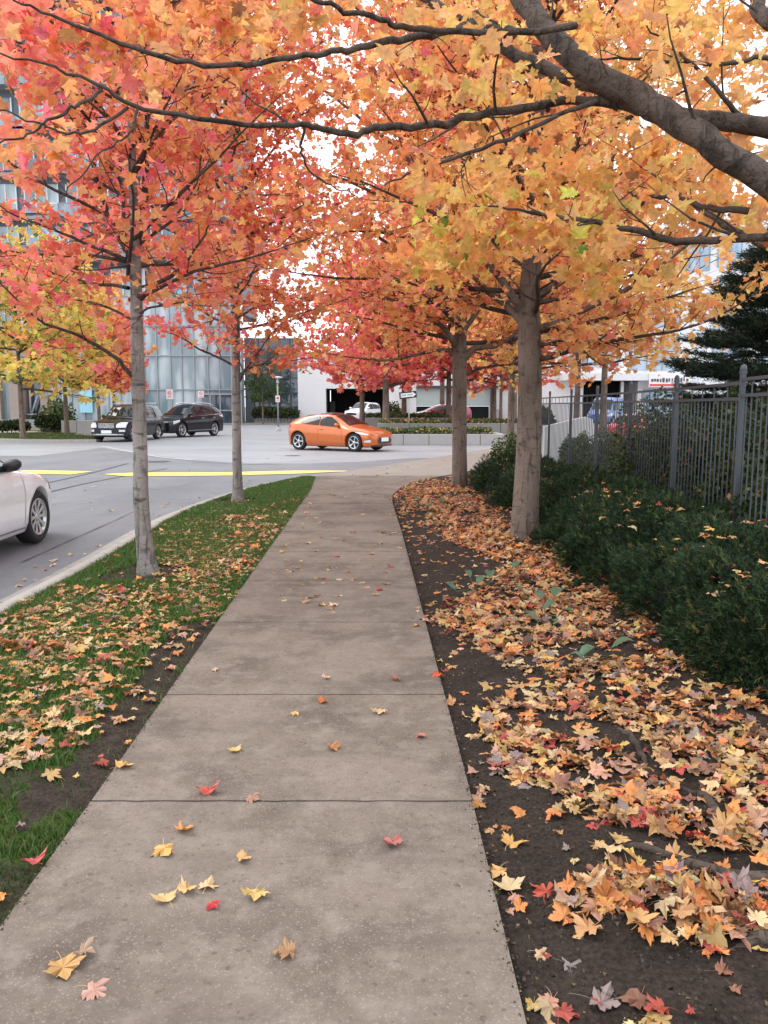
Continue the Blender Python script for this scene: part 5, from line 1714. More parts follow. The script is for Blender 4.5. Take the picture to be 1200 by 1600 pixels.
far_tree('bright crimson tree low behind the roof of the first black car', 182, 655, 60, .16, 612, 500, 2.8, pal_fun(PAL_PINK), 64, group=FG, n=28, leaf=.28)
far_tree('thin green tree added in place of tree reflections in the dark glass wing', 412, 655, 76, .10, 632, 585, 2.2, pal_fun([(3, (.05, .10, .03)), (2, (.09, .15, .05)), (1, (.16, .18, .06))]), 65, n=16, dens=.4, leaf=.25, name='reflection_tree')  # tree added to imitate foliage reflected in the glass wing
# ------------------------------------------------------------------ the near tree whose trunk stands just right of the frame
bx, by = 2.02, 2.95
trunk = [(np.array((bx, by, -.03)), .17), (np.array((bx, by, .7)), .145), (np.array((bx + .01, by, 1.4)), .135), (np.array((bx + .02, by + .02, 1.9)), .13), (np.array((bx + .0, by + .05, 2.2)), .09),
         (np.array((bx + .05, by + .1, 3.2)), .08), (np.array((bx + .1, by + .15, 4.5)), .06), (np.array((bx + .1, by + .2, 6.2)), .03)]
A0 = np.array((bx - .02, by + .02, 1.95))
limbs = [
    ([A0, np.array((1.80, 3.08, 2.18))] + DL([(1260, 335, 3.10), (1200, 285, 3.15), (1130, 240, 3.2), (1060, 190, 3.3), (990, 150, 3.4), (910, 105, 3.5), (860, 55, 3.6), (815, -5, 3.7), (790, -60, 3.9), (770, -140, 4.1)]),
     (.075, .060, .054, .052, .050, .053, .053, .051, .048, .045, .038, .025)),
    (DL([(1480, 330, 3.0), (1300, 235, 3.2), (1200, 200, 3.3), (1130, 190, 3.35), (1050, 180, 3.4), (985, 165, 3.45), (930, 157, 3.5), (860, 163, 3.5), (760, 178, 3.45), (670, 196, 3.4), (600, 199, 3.35), (560, 207, 3.3),
         (510, 203, 3.25), (480, 196, 3.2), (425, 196, 3.15), (325, 187, 3.05), (215, 168, 2.95), (160, 138, 2.9), (90, 108, 2.85), (0, 83, 2.8)]),
     (.045, .040, .037, .035, .035, .031, .019, .017, .016, .015, .014, .013, .012, .0105, .0095, .0085, .0075, .006, .0045, .003)),
    (DL([(985, 150, 4.1), (900, 125, 4.2), (805, 85, 4.3), (740, 42, 4.4), (660, -5, 4.5), (600, -50, 4.7)]), (.036, .034, .031, .028, .024, .015)),
    (DL([(800, 52, 4.2), (760, 43, 3.9), (725, 40, 3.6), (690, 52, 3.4), (640, 60, 3.3), (600, 65, 3.2), (540, 78, 3.1), (500, 84, 3.1), (425, 96, 3.05), (350, 101, 3.0), (268, 93, 2.95), (170, 61, 2.9), (85, 25, 2.85), (20, 0, 2.8)]),
     (.03, .024, .018, .015, .014, .013, .011, .010, .0095, .009, .0085, .007, .005, .003)),
    (DL([(1560, 420, 2.9), (1300, 372, 3.1), (1200, 368, 3.2), (1110, 376, 3.25), (1030, 370, 3.3), (950, 350, 3.35), (880, 341, 3.4), (800, 326, 3.45), (740, 322, 3.5)]), (.03, .022, .016, .015, .014, .011, .008, .005, .003)),
    (DL([(1170, 330, 3.25), (1110, 325, 3.3), (1060, 310, 3.35), (1010, 306, 3.4), (980, 300, 3.4)]), (.014, .012, .010, .007, .004)),
    (DL([(1480, 110, 3.2), (1300, 80, 3.3), (1200, 88, 3.4), (1125, 99, 3.4), (1065, 95, 3.4), (975, 92, 3.45), (900, 96, 3.5)]), (.02, .013, .010, .008, .007, .005, .003)),
    (DL([(1160, 186, 3.36), (1130, 150, 3.3), (1085, 104, 3.3), (1050, 75, 3.3), (1010, 40, 3.3)]), (.012, .009, .007, .005, .003)),
    (DL([(900, 40, 3.5), (760, 50, 3.3), (640, 42, 3.2), (600, 32, 3.1), (540, 14, 3.05), (485, -2, 3.0), (420, -40, 3.0)]), (.014, .012, .011, .010, .009, .007, .004)),
    (DL([(160, 140, 2.9), (120, 165, 2.85), (80, 185, 2.8), (50, 207, 2.8), (0, 223, 2.75)]), (.006, .006, .005, .004, .003)),
    (DL([(200, 168, 2.95), (150, 200, 2.9), (100, 208, 2.9), (50, 190, 2.85), (0, 172, 2.8)]), (.006, .005, .004, .0035, .003)),
    (DL([(945, 153, 3.5), (880, 178, 3.4), (790, 218, 3.3), (700, 250, 3.3), (640, 270, 3.3), (600, 290, 3.3)]), (.012, .009, .008, .007, .005, .003)),
    (DL([(475, 198, 3.2), (470, 230, 3.2), (480, 265, 3.25), (520, 290, 3.3), (560, 308, 3.35)]), (.006, .005, .004, .003, .002)),
    (DL([(215, 170, 2.95), (205, 205, 2.9), (170, 230, 2.9), (110, 290, 2.85), (95, 310, 2.85)]), (.005, .004, .003, .0025, .002)),
    (DL([(1330, 420, 2.9), (1260, 400, 3.1), (1200, 385, 3.4), (1120, 345, 3.6), (1060, 300, 3.8), (1000, 260, 4.0)]), (.03, .02, .015, .012, .008, .004)),
    (DL([(1300, 60, 3.6), (1200, 30, 3.8), (1180, -10, 4.0)]), (.04, .036, .03)),
]
rt = np.random.default_rng(77)
def blob(px, py, y, rx, ry, n, rd=.25):
    c = D(px, py, y)
    q = rt.normal(0, 1, (n, 3)); q /= np.linalg.norm(q, axis=1)[:, None]; q *= rt.random((n, 1)) ** .5
    return c + q * np.array((rx / FPX * y, rd, ry / FPX * y))
# hanging sprays of near foliage: (px, py, distance, half width px, half height px, leaves)
ex = [blob(760, 340, 4.2, 120, 70, 150), blob(690, 410, 4.2, 90, 45, 110), blob(850, 290, 4.2, 90, 50, 90), blob(930, 420, 4.3, 60, 40, 80), blob(880, 370, 4.2, 90, 40, 90),
      blob(1010, 250, 4.2, 120, 70, 150), blob(1110, 310, 4.0, 90, 70, 120), blob(1130, 60, 4.2, 110, 70, 150), blob(980, 40, 4.6, 120, 60, 150), blob(860, 220, 4.8, 120, 60, 110),
      blob(700, 20, 4.6, 120, 40, 80), blob(330, 25, 4.2, 140, 40, 150), blob(200, 60, 4.0, 120, 60, 150), blob(60, 60, 3.8, 90, 60, 130), blob(60, 130, 3.6, 70, 50, 60), blob(30, 250, 3.4, 30, 50, 26),
      blob(85, 215, 3.4, 25, 30, 16), blob(420, 60, 3.8, 30, 50, 14), blob(500, 20, 4.0, 80, 30, 50), blob(1150, 160, 4.0, 80, 40, 60), blob(240, 130, 3.6, 60, 30, 22), blob(590, 120, 4.8, 90, 50, 50), blob(740, 140, 5.0, 90, 50, 60)]
extra = np.vstack(ex)
colf_y = blend_fun([(0, PAL_RO), (170, PAL_OR), (420, PAL_OR), (620, PAL_GOLD), (760, PAL_GOLD), (1200, PAL_GOLD)], lambda P: to_px(P[:, 0], P[:, 1], P[:, 2])[0], noise=70)
def col0(P, rng):
    c = colf_y(P, rng)
    px, py = to_px(P[:, 0], P[:, 1], P[:, 2])
    yg = (np.hypot((px - 800) / 190, (py - 385) / 120) + rng.normal(0, .12, len(P)) < 1) | (np.hypot((px - 980) / 80, (py - 420) / 70) < 1)
    m = yg & (rng.random(len(P)) < .85)
    c[m] = palette([(5, YEL), (2, YGR), (5, GOLD), (2, ORL), (.2, GRN)], m.sum(), rng, .12)
    m2 = (np.hypot((px - 300) / 200, (py - 20) / 50) < 1) & (rng.random(len(P)) < .35)
    c[m2] = palette(PAL_GOLD, m2.sum(), rng, .12)
    return c
LA = [(1260, 335), (1200, 285), (1060, 190), (990, 150), (910, 105), (860, 55), (815, -5)]
LB = [(930, 157), (860, 163), (760, 178), (670, 196), (560, 207), (425, 196), (215, 168), (90, 108)]
LC = [(1200, 200), (1130, 190), (1050, 180)]
def keep0(P):
    px, py = to_px(P[:, 0], P[:, 1], P[:, 2])
    n = (vnoise(px, py, 1 / 60., 12) - .5) * 60
    low = py + n > np.interp(px, [-100, 0, 120, 300, 420, 560, 640, 760, 900, 1000, 1100, 1200, 1400], [310, 280, 215, 180, 150, 210, 420, 480, 500, 480, 380, 400, 460])
    mid = (px > 260) & (px < 600) & (R.random(len(P)) < .8)
    fence = (py > 470)
    close = (P[:, 1] < 3.0) | (R.random(len(P)) < .2)
    onl = np.zeros(len(P), bool)
    for line, wd_, pr in ((LA, 34, .95), (LB, 16, .6), (LC, 20, .8)):
        for (x1, y1), (x2, y2) in zip(line[:-1], line[1:]):
            tt = np.clip(((px - x1) * (x2 - x1) + (py - y1) * (y2 - y1)) / ((x2 - x1) ** 2 + (y2 - y1) ** 2), 0, 1)
            onl |= (np.hypot(px - x1 - tt * (x2 - x1), py - y1 - tt * (y2 - y1)) < wd_) & (R.random(len(P)) < pr) & (P[:, 1] < 3.75)
    close = close | onl
    wn = ((px - 1120) / 40) ** 2 + ((py - 415) / 45) ** 2 < 1
    return ~(low | mid | fence | wn | close | (sky_gap(P) & (R.random(len(P)) < .9)))
def gz(x, y): return float(bed_z(np.array([x]), np.array([y]))[0])
def rootline(pts, r):
    return [(np.array([*G(a, b)[:2], gz(*G(a, b)[:2]) + h]), rr) for (a, b, h), rr in zip(pts, r)]
roots = [
    rootline([(1330, 1405, .02), (1200, 1388, .004), (1100, 1372, .004), (1030, 1345, .004), (968, 1330, -.008), (930, 1322, -.03)], (.05, .028, .022, .018, .012, .008)),
    rootline([(1400, 1450, .03), (1260, 1470, .0), (1180, 1480, -.004), (1120, 1500, -.02)], (.05, .036, .024, .012)),
    rootline([(960, 1140, -.015), (985, 1160, .004), (1002, 1190, .004), (1012, 1212, -.015)], (.012, .017, .017, .010)),
    rootline([(905, 1140, -.012), (920, 1118, .0), (945, 1116, .0), (965, 1130, -.012)], (.010, .014, .012, .008)),
    rootline([(885, 1195, -.01), (905, 1198, .002), (925, 1208, -.01)], (.012, .016, .012)),
    rootline([(1060, 1128, -.01), (1075, 1145, .003), (1085, 1170, -.012)], (.012, .016, .012)),
    rootline([(1050, 1235, -.012), (1105, 1260, .0), (1125, 1300, .0), (1150, 1325, -.012)], (.012, .020, .020, .012)),
]
roots[0].insert(0, (np.array((bx - .1, by - .1, .03)), .07)); roots[1].insert(0, (np.array((bx - .1, by - .15, .03)), .07))
FINE_S = [leaf_template(LEAF_FINE * np.array((a_, 1.0)), .24, i + 80) for i, a_ in enumerate((1, .9, .8, 1.05, .72, .95, .85))]
build_tree('maple_tree', 'near maple just outside the right edge, its dark limbs arching across the top', (bx, by, 0), trunk, limbs, M_BARK_LIMB,
           col0, leaf=.068, dens=.55, seed=90, keepf=keep0, extra_pts=extra, roots=roots, tmpl=FINE_S, tilt=.9,
           grow_kw=dict(len1=.42, len2=.16, step1=.17, step2=.13, start=.2))

# ------------------------------------------------------------------ evergreen behind the fence
def conifer(label, x, y, h, rad, seed, pal, name='spruce_tree'):
    rng = np.random.default_rng(seed)
    t = thing(name, label, 'tree', (x, y, 0))
    b = MB(); b.tube([(0, 0, 0), (0, 0, h * .5), (.03, 0, h)], (.12, .08, .01), 8); b.build('trunk', M_BARK_DARK, t)
    tl, pts, dirs = [], [], []
    n = int(80 * h / 5)
    for k in range(n):
        u = (k + rng.random()) / n
        z = .2 + u * (h - .4); L = rad * (1 - u) ** .75 * rng.uniform(.75, 1.1) + .12
        for q in range(5):
            az = rng.uniform(0, 6.283)
            d = np.array((math.cos(az), math.sin(az), -.05 + .35 * u))
            P = np.array([(0, 0, z)] + [np.array((0, 0, z)) + d * L * v + np.array((0, 0, -.22 * L * v * v + .18 * L * v ** 4)) for v in (.25, .5, .75, 1)])
            tl.append((P, np.linspace(.014, .003, 5)))
            m = int(90 * L)
            v = rng.random(m) ** .6
            base = np.stack([np.interp(v, [0, .25, .5, .75, 1], P[:, c]) for c in range(3)], 1)
            pts.append(base + rng.normal(0, .07, (m, 3)) * (1, 1, .5)); dirs.append(np.repeat([d], m, 0))
    V, F = tubes_mesh(tl, 4); link('branches', tri_mesh('branches', V, F, None, 4), t, [M_BARK_DARK])
    pts, dirs = np.vstack(pts), np.vstack(dirs)
    needles(pts, dirs, rng, .10, t, pal, per=6, wd=.009)
    return t
def needles(pts, dirs, rng, ln, parent, pal, per=8, wd=.003, name='crown', spread=.55):
    n = len(pts)
    P = np.repeat(pts, per, 0)
    Dv = np.repeat(dirs, per, 0) + rng.normal(0, spread, (n * per, 3)); Dv /= np.linalg.norm(Dv, axis=1)[:, None]
    off = np.repeat(dirs / (np.linalg.norm(dirs, axis=1)[:, None] + 1e-9), per, 0) * (rng.random((n * per, 1)) * ln * 1.2)
    P = P + off
    side = np.cross(Dv, rng.normal(0, 1, (n * per, 3))); side /= np.linalg.norm(side, axis=1)[:, None]
    l = ln * rng.uniform(.5, 1.1, (n * per, 1))
    V = np.stack([P - side * wd, P + side * wd, P + Dv * l], 1).reshape(-1, 3)
    F = np.arange(n * per * 3).reshape(-1, 3)
    c = np.repeat(palette(pal, n, rng, .2), per * 3, 0)
    return link(name, tri_mesh(name, V, F, c), parent, [M_NEEDLE])
PAL_YEW = [(5, (.018, .038, .016)), (4, (.030, .060, .022)), (2.0, (.062, .108, .036)), (.4, (.17, .16, .05))]
conifer('tall dark evergreen behind the fence at the right edge', 7.55, 15.5, 5.1, 2.75, 5, [(3, (.014, .030, .016)), (2, (.024, .045, .023)), (.6, (.07, .06, .03))])
conifer('second dark evergreen filling in behind the right fence panel', 5.0, 9.4, 2.3, 1.0, 6, [(3, (.018, .038, .018)), (2, (.03, .05, .02)), (1, (.09, .07, .03))])

# broadleaf shrubs behind the fence
def bush(label, x, y, rx, ry, h, n, pal, seed, name='shrub', leaf=.04, z0=0., core=True, cat='shrub', tmpl=None, group=None):
    rng = np.random.default_rng(seed)
    t = thing(name, label, cat, (x, y, z0), 0, group)
    tl = []
    for k in range(26):
        az = rng.uniform(0, 6.28); q = rng.uniform(.2, .9)
        tl.append((np.array([(0, 0, 0), (rx * q * .4 * math.cos(az), ry * q * .4 * math.sin(az), h * .5), (rx * q * math.cos(az), ry * q * math.sin(az), h * rng.uniform(.6, .95))]), np.array([.014, .009, .003])))
    V, F = tubes_mesh(tl, 4); link('stems', tri_mesh('stems', V, F, None, 4), t, [M_BARK_DARK])
    u = rng.normal(0, 1, (n, 3)); u /= np.linalg.norm(u, axis=1)[:, None]; u[:, 2] = np.abs(u[:, 2])
    lump = .75 + .5 * vnoise(u[:, 0] * 3 + seed, u[:, 1] * 3 + u[:, 2] * 2, 1.2)
    rr = lump * rng.random(n) ** .25
    P = u * rr[:, None] * np.array((rx, ry, h))
    lo = rng.random(n) < .25
    P[lo, 2] *= rng.random(lo.sum())
    V, F, Cc = scatter(tmpl or [FAR_T], P, rot_mats(n, .9, rng), leaf * rng.uniform(.6, 1.3, n), palette(pal, n, rng, .2))
    link('foliage', tri_mesh('foliage', V, F, Cc), t, [M_GREEN])
    return t
DG = [(4, (.025, .045, .015)), (3, (.045, .075, .02)), (1, (.10, .11, .03)), (.5, (.25, .12, .05))]
MG = [(4, (.05, .085, .025)), (3, (.09, .13, .035)), (1.5, (.20, .20, .06)), (.5, (.02, .03, .01))]
SG = 'leafy shrubs behind the fence'
for i, (px, y, rx, h, pal, lab) in enumerate([
        (1085, 9.6, .55, 1.62, DG, 'tall dark leafy shrub behind the fence, right of its second post'),
        (1010, 11.6, .75, 1.62, DG, 'tall dark leafy shrub behind the fence, left of its second post'),
        (985, 14.4, .8, 1.5, MG, 'olive shrub behind the far half of the fence'),
        (940, 17.5, .6, 1.05, MG, 'light olive shrub behind the far end of the fence below the red car'),
        (1190, 6.9, .5, 1.25, DG, 'dark shrub with brownish leaves behind the nearest fence panel'),
        (1130, 8.2, .5, 1.5, DG, 'dark shrub pressed against the fence by the tallest post'),
        (1060, 13.4, .9, 1.6, DG, 'broad dark shrub filling in behind the evergreen'),
        (890, 20.5, .55, .85, MG, 'low shrub in front of the white ramp wall')]):
    bush(lab, (px - 600) / FPX * y + .22, y, rx, rx * .9, h, 8000, pal, 200 + i, leaf=.045, group=SG)
bush('upright olive-green bush between the two big brown trunks', (805 - 600) / FPX * 17.5, 17.5, .62, .6, .98, 5200, MG, 230, leaf=.05)

# planter and background hedges
def strip_hedge(label, px0, px1, y, z0, h, dp, pal, seed, n=3500, leaf=.12, name='hedge', cat='hedge'):
    rng = np.random.default_rng(seed)
    x0, x1 = (px0 - 600) / FPX * y, (px1 - 600) / FPX * y
    t = thing(name, label, cat, (x0, y, z0))
    P = np.column_stack([rng.uniform(0, x1 - x0, n), rng.uniform(0, dp, n), np.zeros(n)])
    P[:, 2] = h * (.35 + .65 * rng.random(n) ** .4) * (.7 + .6 * vnoise(P[:, 0], P[:, 1], .9, seed % 9))
    V, F, Cc = scatter([FAR_T], P, rot_mats(n, .9, rng), leaf * rng.uniform(.6, 1.3, n), palette(pal, n, rng, .2))
    link('foliage', tri_mesh('foliage', V, F, Cc), t, [M_GREEN])
    b = MB()
    for q in range(14):
        xx = (x1 - x0) * (q + .5) / 14; b.tube([(xx, dp / 2, 0), (xx + .1, dp / 2, h * .7)], .02, 5)
    b.build('stems', M_BARK_DARK, t)
strip_hedge('low green and yellow planting on top of the pale planter wall', 592, 770, 36.1, .25, .30, 2.2, MG + [(1, YEL)], 301, 2600, .10, 'planter_plants', 'plants')
strip_hedge('low leafy planting on top of the grey planter wall, below the red car', 592, 830, 39.5, .62, .30, 2.6, MG + [(1, OR_)], 302, 3000, .10, 'planter_plants', 'plants')
strip_hedge('low planting in the farther planter', 572, 700, 46.6, .8, .35, 2.4, MG, 303, 2200, .12, 'planter_plants', 'plants')
strip_hedge('dark clipped hedge in front of the stone entry at far left', -60, 33, 46, ROADZ, .95, 1.6, DG, 304, 6500, .14)
strip_hedge('dark hedge block left of the white garden wall', 56, 96, 47, ROADZ, 1.05, 1.6, DG, 305, 3600, .14)
strip_hedge('low dark hedge at the foot of the dark glass wing', 395, 466, 78.5, ROADZ + .2, 1.1, 1.4, DG, 306, 2600, .22)
bush('yellow-green bush beside the stone pier at far left', (95 - 600) / FPX * 52, 52, 1.1, 1, 2.1, 2600, MG, 307, leaf=.16)
bush('rounded dark green bush in front of the white wall left of the red car', (615 - 600) / FPX * 62, 62, 1.0, .9, 1.7, 2000, DG, 308, leaf=.18)
bush('rounded dark bush at the foot of the far right white wall', (848 - 600) / FPX * 58, 58, .9, .8, 1.5, 2000, DG, 309, leaf=.18)

# ------------------------------------------------------------------ yew hedge along the fence: one thing per shrub
def yew(label, x, y, rx, ry, h, seed, n=5200):
    rng = np.random.default_rng(seed)
    z0 = gz(x, y) - .02 if y < 18.8 else 0
    h = h * .88
    t = thing('yew_shrub', label, 'shrub', (x, y, z0), 0, 'clipped yew shrubs in front of the fence')
    # dark woody core
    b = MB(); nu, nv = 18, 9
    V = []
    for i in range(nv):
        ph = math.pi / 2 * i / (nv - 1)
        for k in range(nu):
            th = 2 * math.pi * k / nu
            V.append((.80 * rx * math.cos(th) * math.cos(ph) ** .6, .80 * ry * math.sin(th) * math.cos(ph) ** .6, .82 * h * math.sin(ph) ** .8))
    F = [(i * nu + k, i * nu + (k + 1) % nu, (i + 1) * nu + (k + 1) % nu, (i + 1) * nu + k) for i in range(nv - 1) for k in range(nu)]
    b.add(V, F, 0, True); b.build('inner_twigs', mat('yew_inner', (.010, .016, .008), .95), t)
    u = rng.normal(0, 1, (n, 3)); u /= np.linalg.norm(u, axis=1)[:, None]; u[:, 2] = np.abs(u[:, 2])
    # superellipsoid with lumps
    e = .62
    q = np.sign(u) * np.abs(u) ** e; q /= np.maximum(np.linalg.norm(q[:, :2], axis=1), np.abs(q[:, 2]))[:, None]
    q = u / (np.abs(u) ** 2.6).sum(1)[:, None] ** (1 / 2.6)
    X, Y, Z = x + q[:, 0] * rx, y + q[:, 1] * ry, q[:, 2] * h
    lump = .80 + .36 * vnoise(X + Z * .8, Y + Z, 3.0) + .24 * (vnoise(X - Z, Y + Z * 1.3, 6.5) - .5)
    P = q * np.array((rx, ry, h)) * lump[:, None] * rng.uniform(.86, 1.03, (n, 1))
    d = u * np.array((1, 1, .8)) + rng.normal(0, .38, (n, 3)) + np.array((0, 0, .35)); d /= np.linalg.norm(d, axis=1)[:, None]
    needles(P, d, rng, .042, t, PAL_YEW, per=20, wd=.0032, name='foliage', spread=.5)
    return t
shr = [(3.9, 3.4, .9, .9, .62, 'yew shrub nearest the camera at the right edge, partly out of view'),
       (2.52, 4.75, .68, .78, .66, 'dark yew shrub bulging into the bed, nearest fully visible one'),
       (2.88, 6.05, .98, .88, .74, 'broad yew shrub below the tallest fence post, dotted with fallen leaves'),
       (2.66, 7.5, .94, .85, .72, 'yew shrub in the middle of the hedge with yellow leaves on top'),
       (2.75, 8.95, .85, .90, .70, 'yew shrub just right of the thick brown trunk'),
       (2.85, 10.8, .80, 1.0, .68, 'yew shrub right behind the thick brown trunk'),
       (2.65, 12.8, .85, 1.1, .66, 'yew shrub between the two big brown trunks, nearer one'),
       (2.6, 15.0, .85, 1.1, .66, 'yew shrub beside the second brown trunk, at the far end of the hedge')]
for i, (x, y, rx, ry, h, lab) in enumerate(shr):
    yew(lab, x, y, rx, ry, h, 400 + i, n=8500 if y < 8 else 6500)

# ------------------------------------------------------------------ broad green leaves poking out of the litter
def hosta(label, pts, seed):
    rng = np.random.default_rng(seed)
    c = G(*pts[0][:2]); t = thing('green_plant', label, 'plant', (c[0], c[1], gz(c[0], c[1]) + .01), 0, 'green leafy plants in the bed')
    b = MB()
    for (px, py, ln, az) in pts:
        p = G(px, py, .05); o = p - np.array((c[0], c[1], 0)); o[2] = .02
        d = np.array((math.cos(az), math.sin(az), 0)); s = np.array((-d[1], d[0], 0))
        prof = [(0, .02), (.15, .22), (.35, .32), (.6, .28), (.85, .13), (1, .0)]
        V, F = [], []
        for k, (u, w_) in enumerate(prof):
            cen = o + d * ln * u + np.array((0, 0, .05 + .06 * math.sin(u * 2.6)))
            V += [cen - s * w_ * ln + np.array((0, 0, .012)), cen, cen + s * w_ * ln + np.array((0, 0, .012))]
        for k in range(len(prof) - 1):
            F += [(3 * k, 3 * k + 1, 3 * k + 4, 3 * k + 3), (3 * k + 1, 3 * k + 2, 3 * k + 5, 3 * k + 4)]
        b.add(V, F, 0, True)
        b.tube([(0, 0, -.02), o * .6 + np.array((0, 0, .03)), o + np.array((0, 0, .05))], .003, 5, 1)
    b.build('leaf', [mat('hosta_leaf', (.05, .105, .055), .45, var=.3, scale=12), mat('stem_green', (.08, .12, .04), .6)], t)
hosta('dark green plant with several broad leaves in the litter before the thick trunk', [(850, 965, .13, .4), (865, 945, .15, 1.0), (840, 985, .12, 2.6), (872, 975, .12, -.6), (846, 950, .11, 2.0), (820, 940, .11, 2.9), (862, 990, .10, -1.5)], 1)
hosta('small green plant with upright leaves near the sidewalk side of the litter', [(745, 925, .13, .8), (765, 915, .13, 1.4), (712, 935, .13, 2.6), (800, 900, .13, .7), (735, 915, .10, 2.0)], 2)
hosta('single flat green leaf plant lying in the litter midway to the hedge', [(955, 1030, .15, 0.0), (905, 1045, .13, .4), (915, 1055, .10, 2.8)], 3)
hosta('small green seedling cluster beside the second brown trunk', [(670, 800, .14, .5), (690, 792, .14, 1.2), (655, 790, .14, 2.5)], 4)

# ------------------------------------------------------------------ fallen leaves
TAN = (.50, .29, .13); CREAM = (.60, .43, .23); PKT = (.50, .27, .19); FOR = (.60, .24, .08); FRD = (.42, .08, .06); FBR = (.24, .12, .075); FYE = (.58, .37, .12); FGY = (.28, .21, .195)
BED_DENSE = [(625, 762), (660, 752), (700, 755), (740, 775), (800, 850), (870, 855), (985, 950), (1090, 1050), (1160, 1080), (1250, 1080), (1330, 1100), (1330, 1400), (1180, 1370), (1120, 1350), (960, 1300), (860, 1285),
             (800, 1215), (765, 1190), (745, 1130), (790, 1085), (820, 1060), (700, 990), (690, 950), (770, 935), (780, 900), (740, 870), (650, 815), (630, 790)]
BED_PILE2 = [(880, 1400), (920, 1375), (960, 1362), (1100, 1385), (1300, 1400), (1300, 1470), (1190, 1480), (1110, 1500), (1000, 1470), (890, 1445)]
BED_BARE = [[(640, 865), (735, 862), (790, 890), (690, 940), (650, 900)], [(720, 1010), (815, 1060), (780, 1080), (745, 1120), (705, 1090), (690, 1030)], [(905, 1140), (985, 1135), (1035, 1210), (1010, 1225), (960, 1170), (910, 1165)],
            [(920, 1320), (1060, 1340), (1180, 1375), (1180, 1400), (1050, 1385), (920, 1345)], [(1040, 1225), (1110, 1240), (1150, 1310), (1110, 1300), (1060, 1250)]]
V_DENSE = [(440, 800), (492, 750), (500, 760), (470, 800), (400, 890), (335, 945), (262, 965), (230, 1010), (190, 1060), (150, 1130), (60, 1190), (-40, 1230), (-300, 1300), (-300, 1080), (-40, 990), (30, 950), (110, 915), (180, 925), (260, 905), (250, 860), (300, 820), (360, 800)]
rdj = np.random.default_rng(3)
def dens_bed(X, Y):
    px, py = to_px(X, Y, 0 * X)
    n = (vnoise(X, Y, 3.5, 2) - .5) * 44 + rdj.normal(0, 16, len(X)) + (vnoise(X, Y, 11, 3) - .5) * 26
    d = np.full(len(X), .11)
    d[in_poly(px + n, py + n * .4, BED_DENSE)] = 1.0
    d[in_poly(px + n * .6, py + n * .3, BED_PILE2)] = 1.0
    for q in BED_BARE: d[in_poly(px + n * .5, py + n * .2, q)] = .10
    d[(px < 860) & (py > 1230)] = np.minimum(d[(px < 860) & (py > 1230)], .14)
    hol = (vnoise(X, Y, 3.2, 7) > .60) & (vnoise(X, Y, 9, 7) > .3)
    d[hol] *= .2
    d *= .55 + .6 * vnoise(X, Y, 5, 9)
    d[in_poly(px + n * .6, py + n * .3, BED_PILE2)] = 1.15
    d[(py > 1500)] *= .8
    off = (px > 1330) & (Y < 3)
    d[off] = .7
    return d
def dens_verge(X, Y):
    px, py = to_px(X, Y, 0 * X)
    n = (vnoise(X, Y, 3.5, 5) - .5) * 60 + rdj.normal(0, 20, len(X))
    d = np.full(len(X), .06)
    d[in_poly(px + n, py + n * .4, V_DENSE)] = .95
    d[py > 1240] = np.minimum(d[py > 1240], .10)
    d *= .45 + 1.0 * vnoise(X, Y, 3, 6)
    d[np.hypot(X + 2.28, Y - 7.6) < .18] = 0
    return d
rf = np.random.default_rng(99)
def sample_zone(n, xa, xb, y0, y1, df, power=1.6):
    Y = y0 + (y1 - y0) * rf.random(n) ** power
    a, b_ = xa(Y), xb(Y)
    X = a + (b_ - a) * rf.random(n)
    w_ = df(X, Y) * (b_ - a) / (b_ - a).max()
    k = rf.random(n) < w_
    return X[k], Y[k]
lxf = lambda Y: np.interp(Y, [-3, 3.24, 10.3, 15.5, 18.4], [-1.14, -1.20, -1.33, -1.42, -1.60])
rxf = lambda Y: np.interp(Y, [-3, 3.24, 10.3, 12.2, 13.5, 14.6, 16.2, 17.6, 19.0], [.42, .36, .225, .17, .14, .16, .38, .85, 1.6])
hedge_edge = lambda Y: np.interp(Y, [0, 3, 4, 5, 6.5, 8, 10, 12, 15, 18.5], [3.4, 3.2, 2.7, 2.4, 2.4, 2.3, 2.4, 2.3, 2.1, 2.4])
bX, bY = sample_zone(34000, lambda Y: rxf(Y) + .02, hedge_edge, 1.3, 18.4, dens_bed, 1.25)
vX, vY = sample_zone(11500, lambda Y: KX(Y) + .12, lambda Y: lxf(Y) - .02, 1.3, 18.2, dens_verge, 1.25)
# far part of the walk and the road
def grab(n, poly, z):
    px = rf.uniform(min(p[0] for p in poly), max(p[0] for p in poly), n); py = rf.uniform(min(p[1] for p in poly), max(p[1] for p in poly), n)
    k = in_poly(px, py, poly)
    return np.array([G(a, b_, z)[:2] for a, b_ in zip(px[k], py[k])])
sw = grab(150, [(470, 770), (510, 745), (600, 735), (660, 740), (615, 770), (640, 960), (400, 960)], 0)
sw = np.vstack([sw, grab(36, [(520, 742), (700, 715), (740, 722), (640, 760)], 0), grab(26, [(620, 790), (628, 840), (668, 1000), (650, 1000), (610, 840)], 0)])
rd = np.vstack([grab(240, [(0, 940), (60, 870), (200, 840), (90, 760), (330, 730), (420, 748), (300, 785), (230, 815), (0, 945)], ROADZ), grab(60, [(150, 700), (760, 700), (760, 712), (500, 738), (150, 730)], ROADZ),
                grab(110, [(0, 945), (200, 845), (320, 775), (340, 780), (240, 825), (60, 925)], ROADZ)])
px_, py_ = to_px(vX, vY, 0 * vX)
Xs = np.r_[bX, vX, sw[:, 0], rd[:, 0]]; Ys = np.r_[bY, vY, sw[:, 1], rd[:, 1]]
zone = np.r_[np.zeros(len(bX)), np.ones(len(vX)), np.full(len(sw), 2), np.full(len(rd), 3)].astype(int)
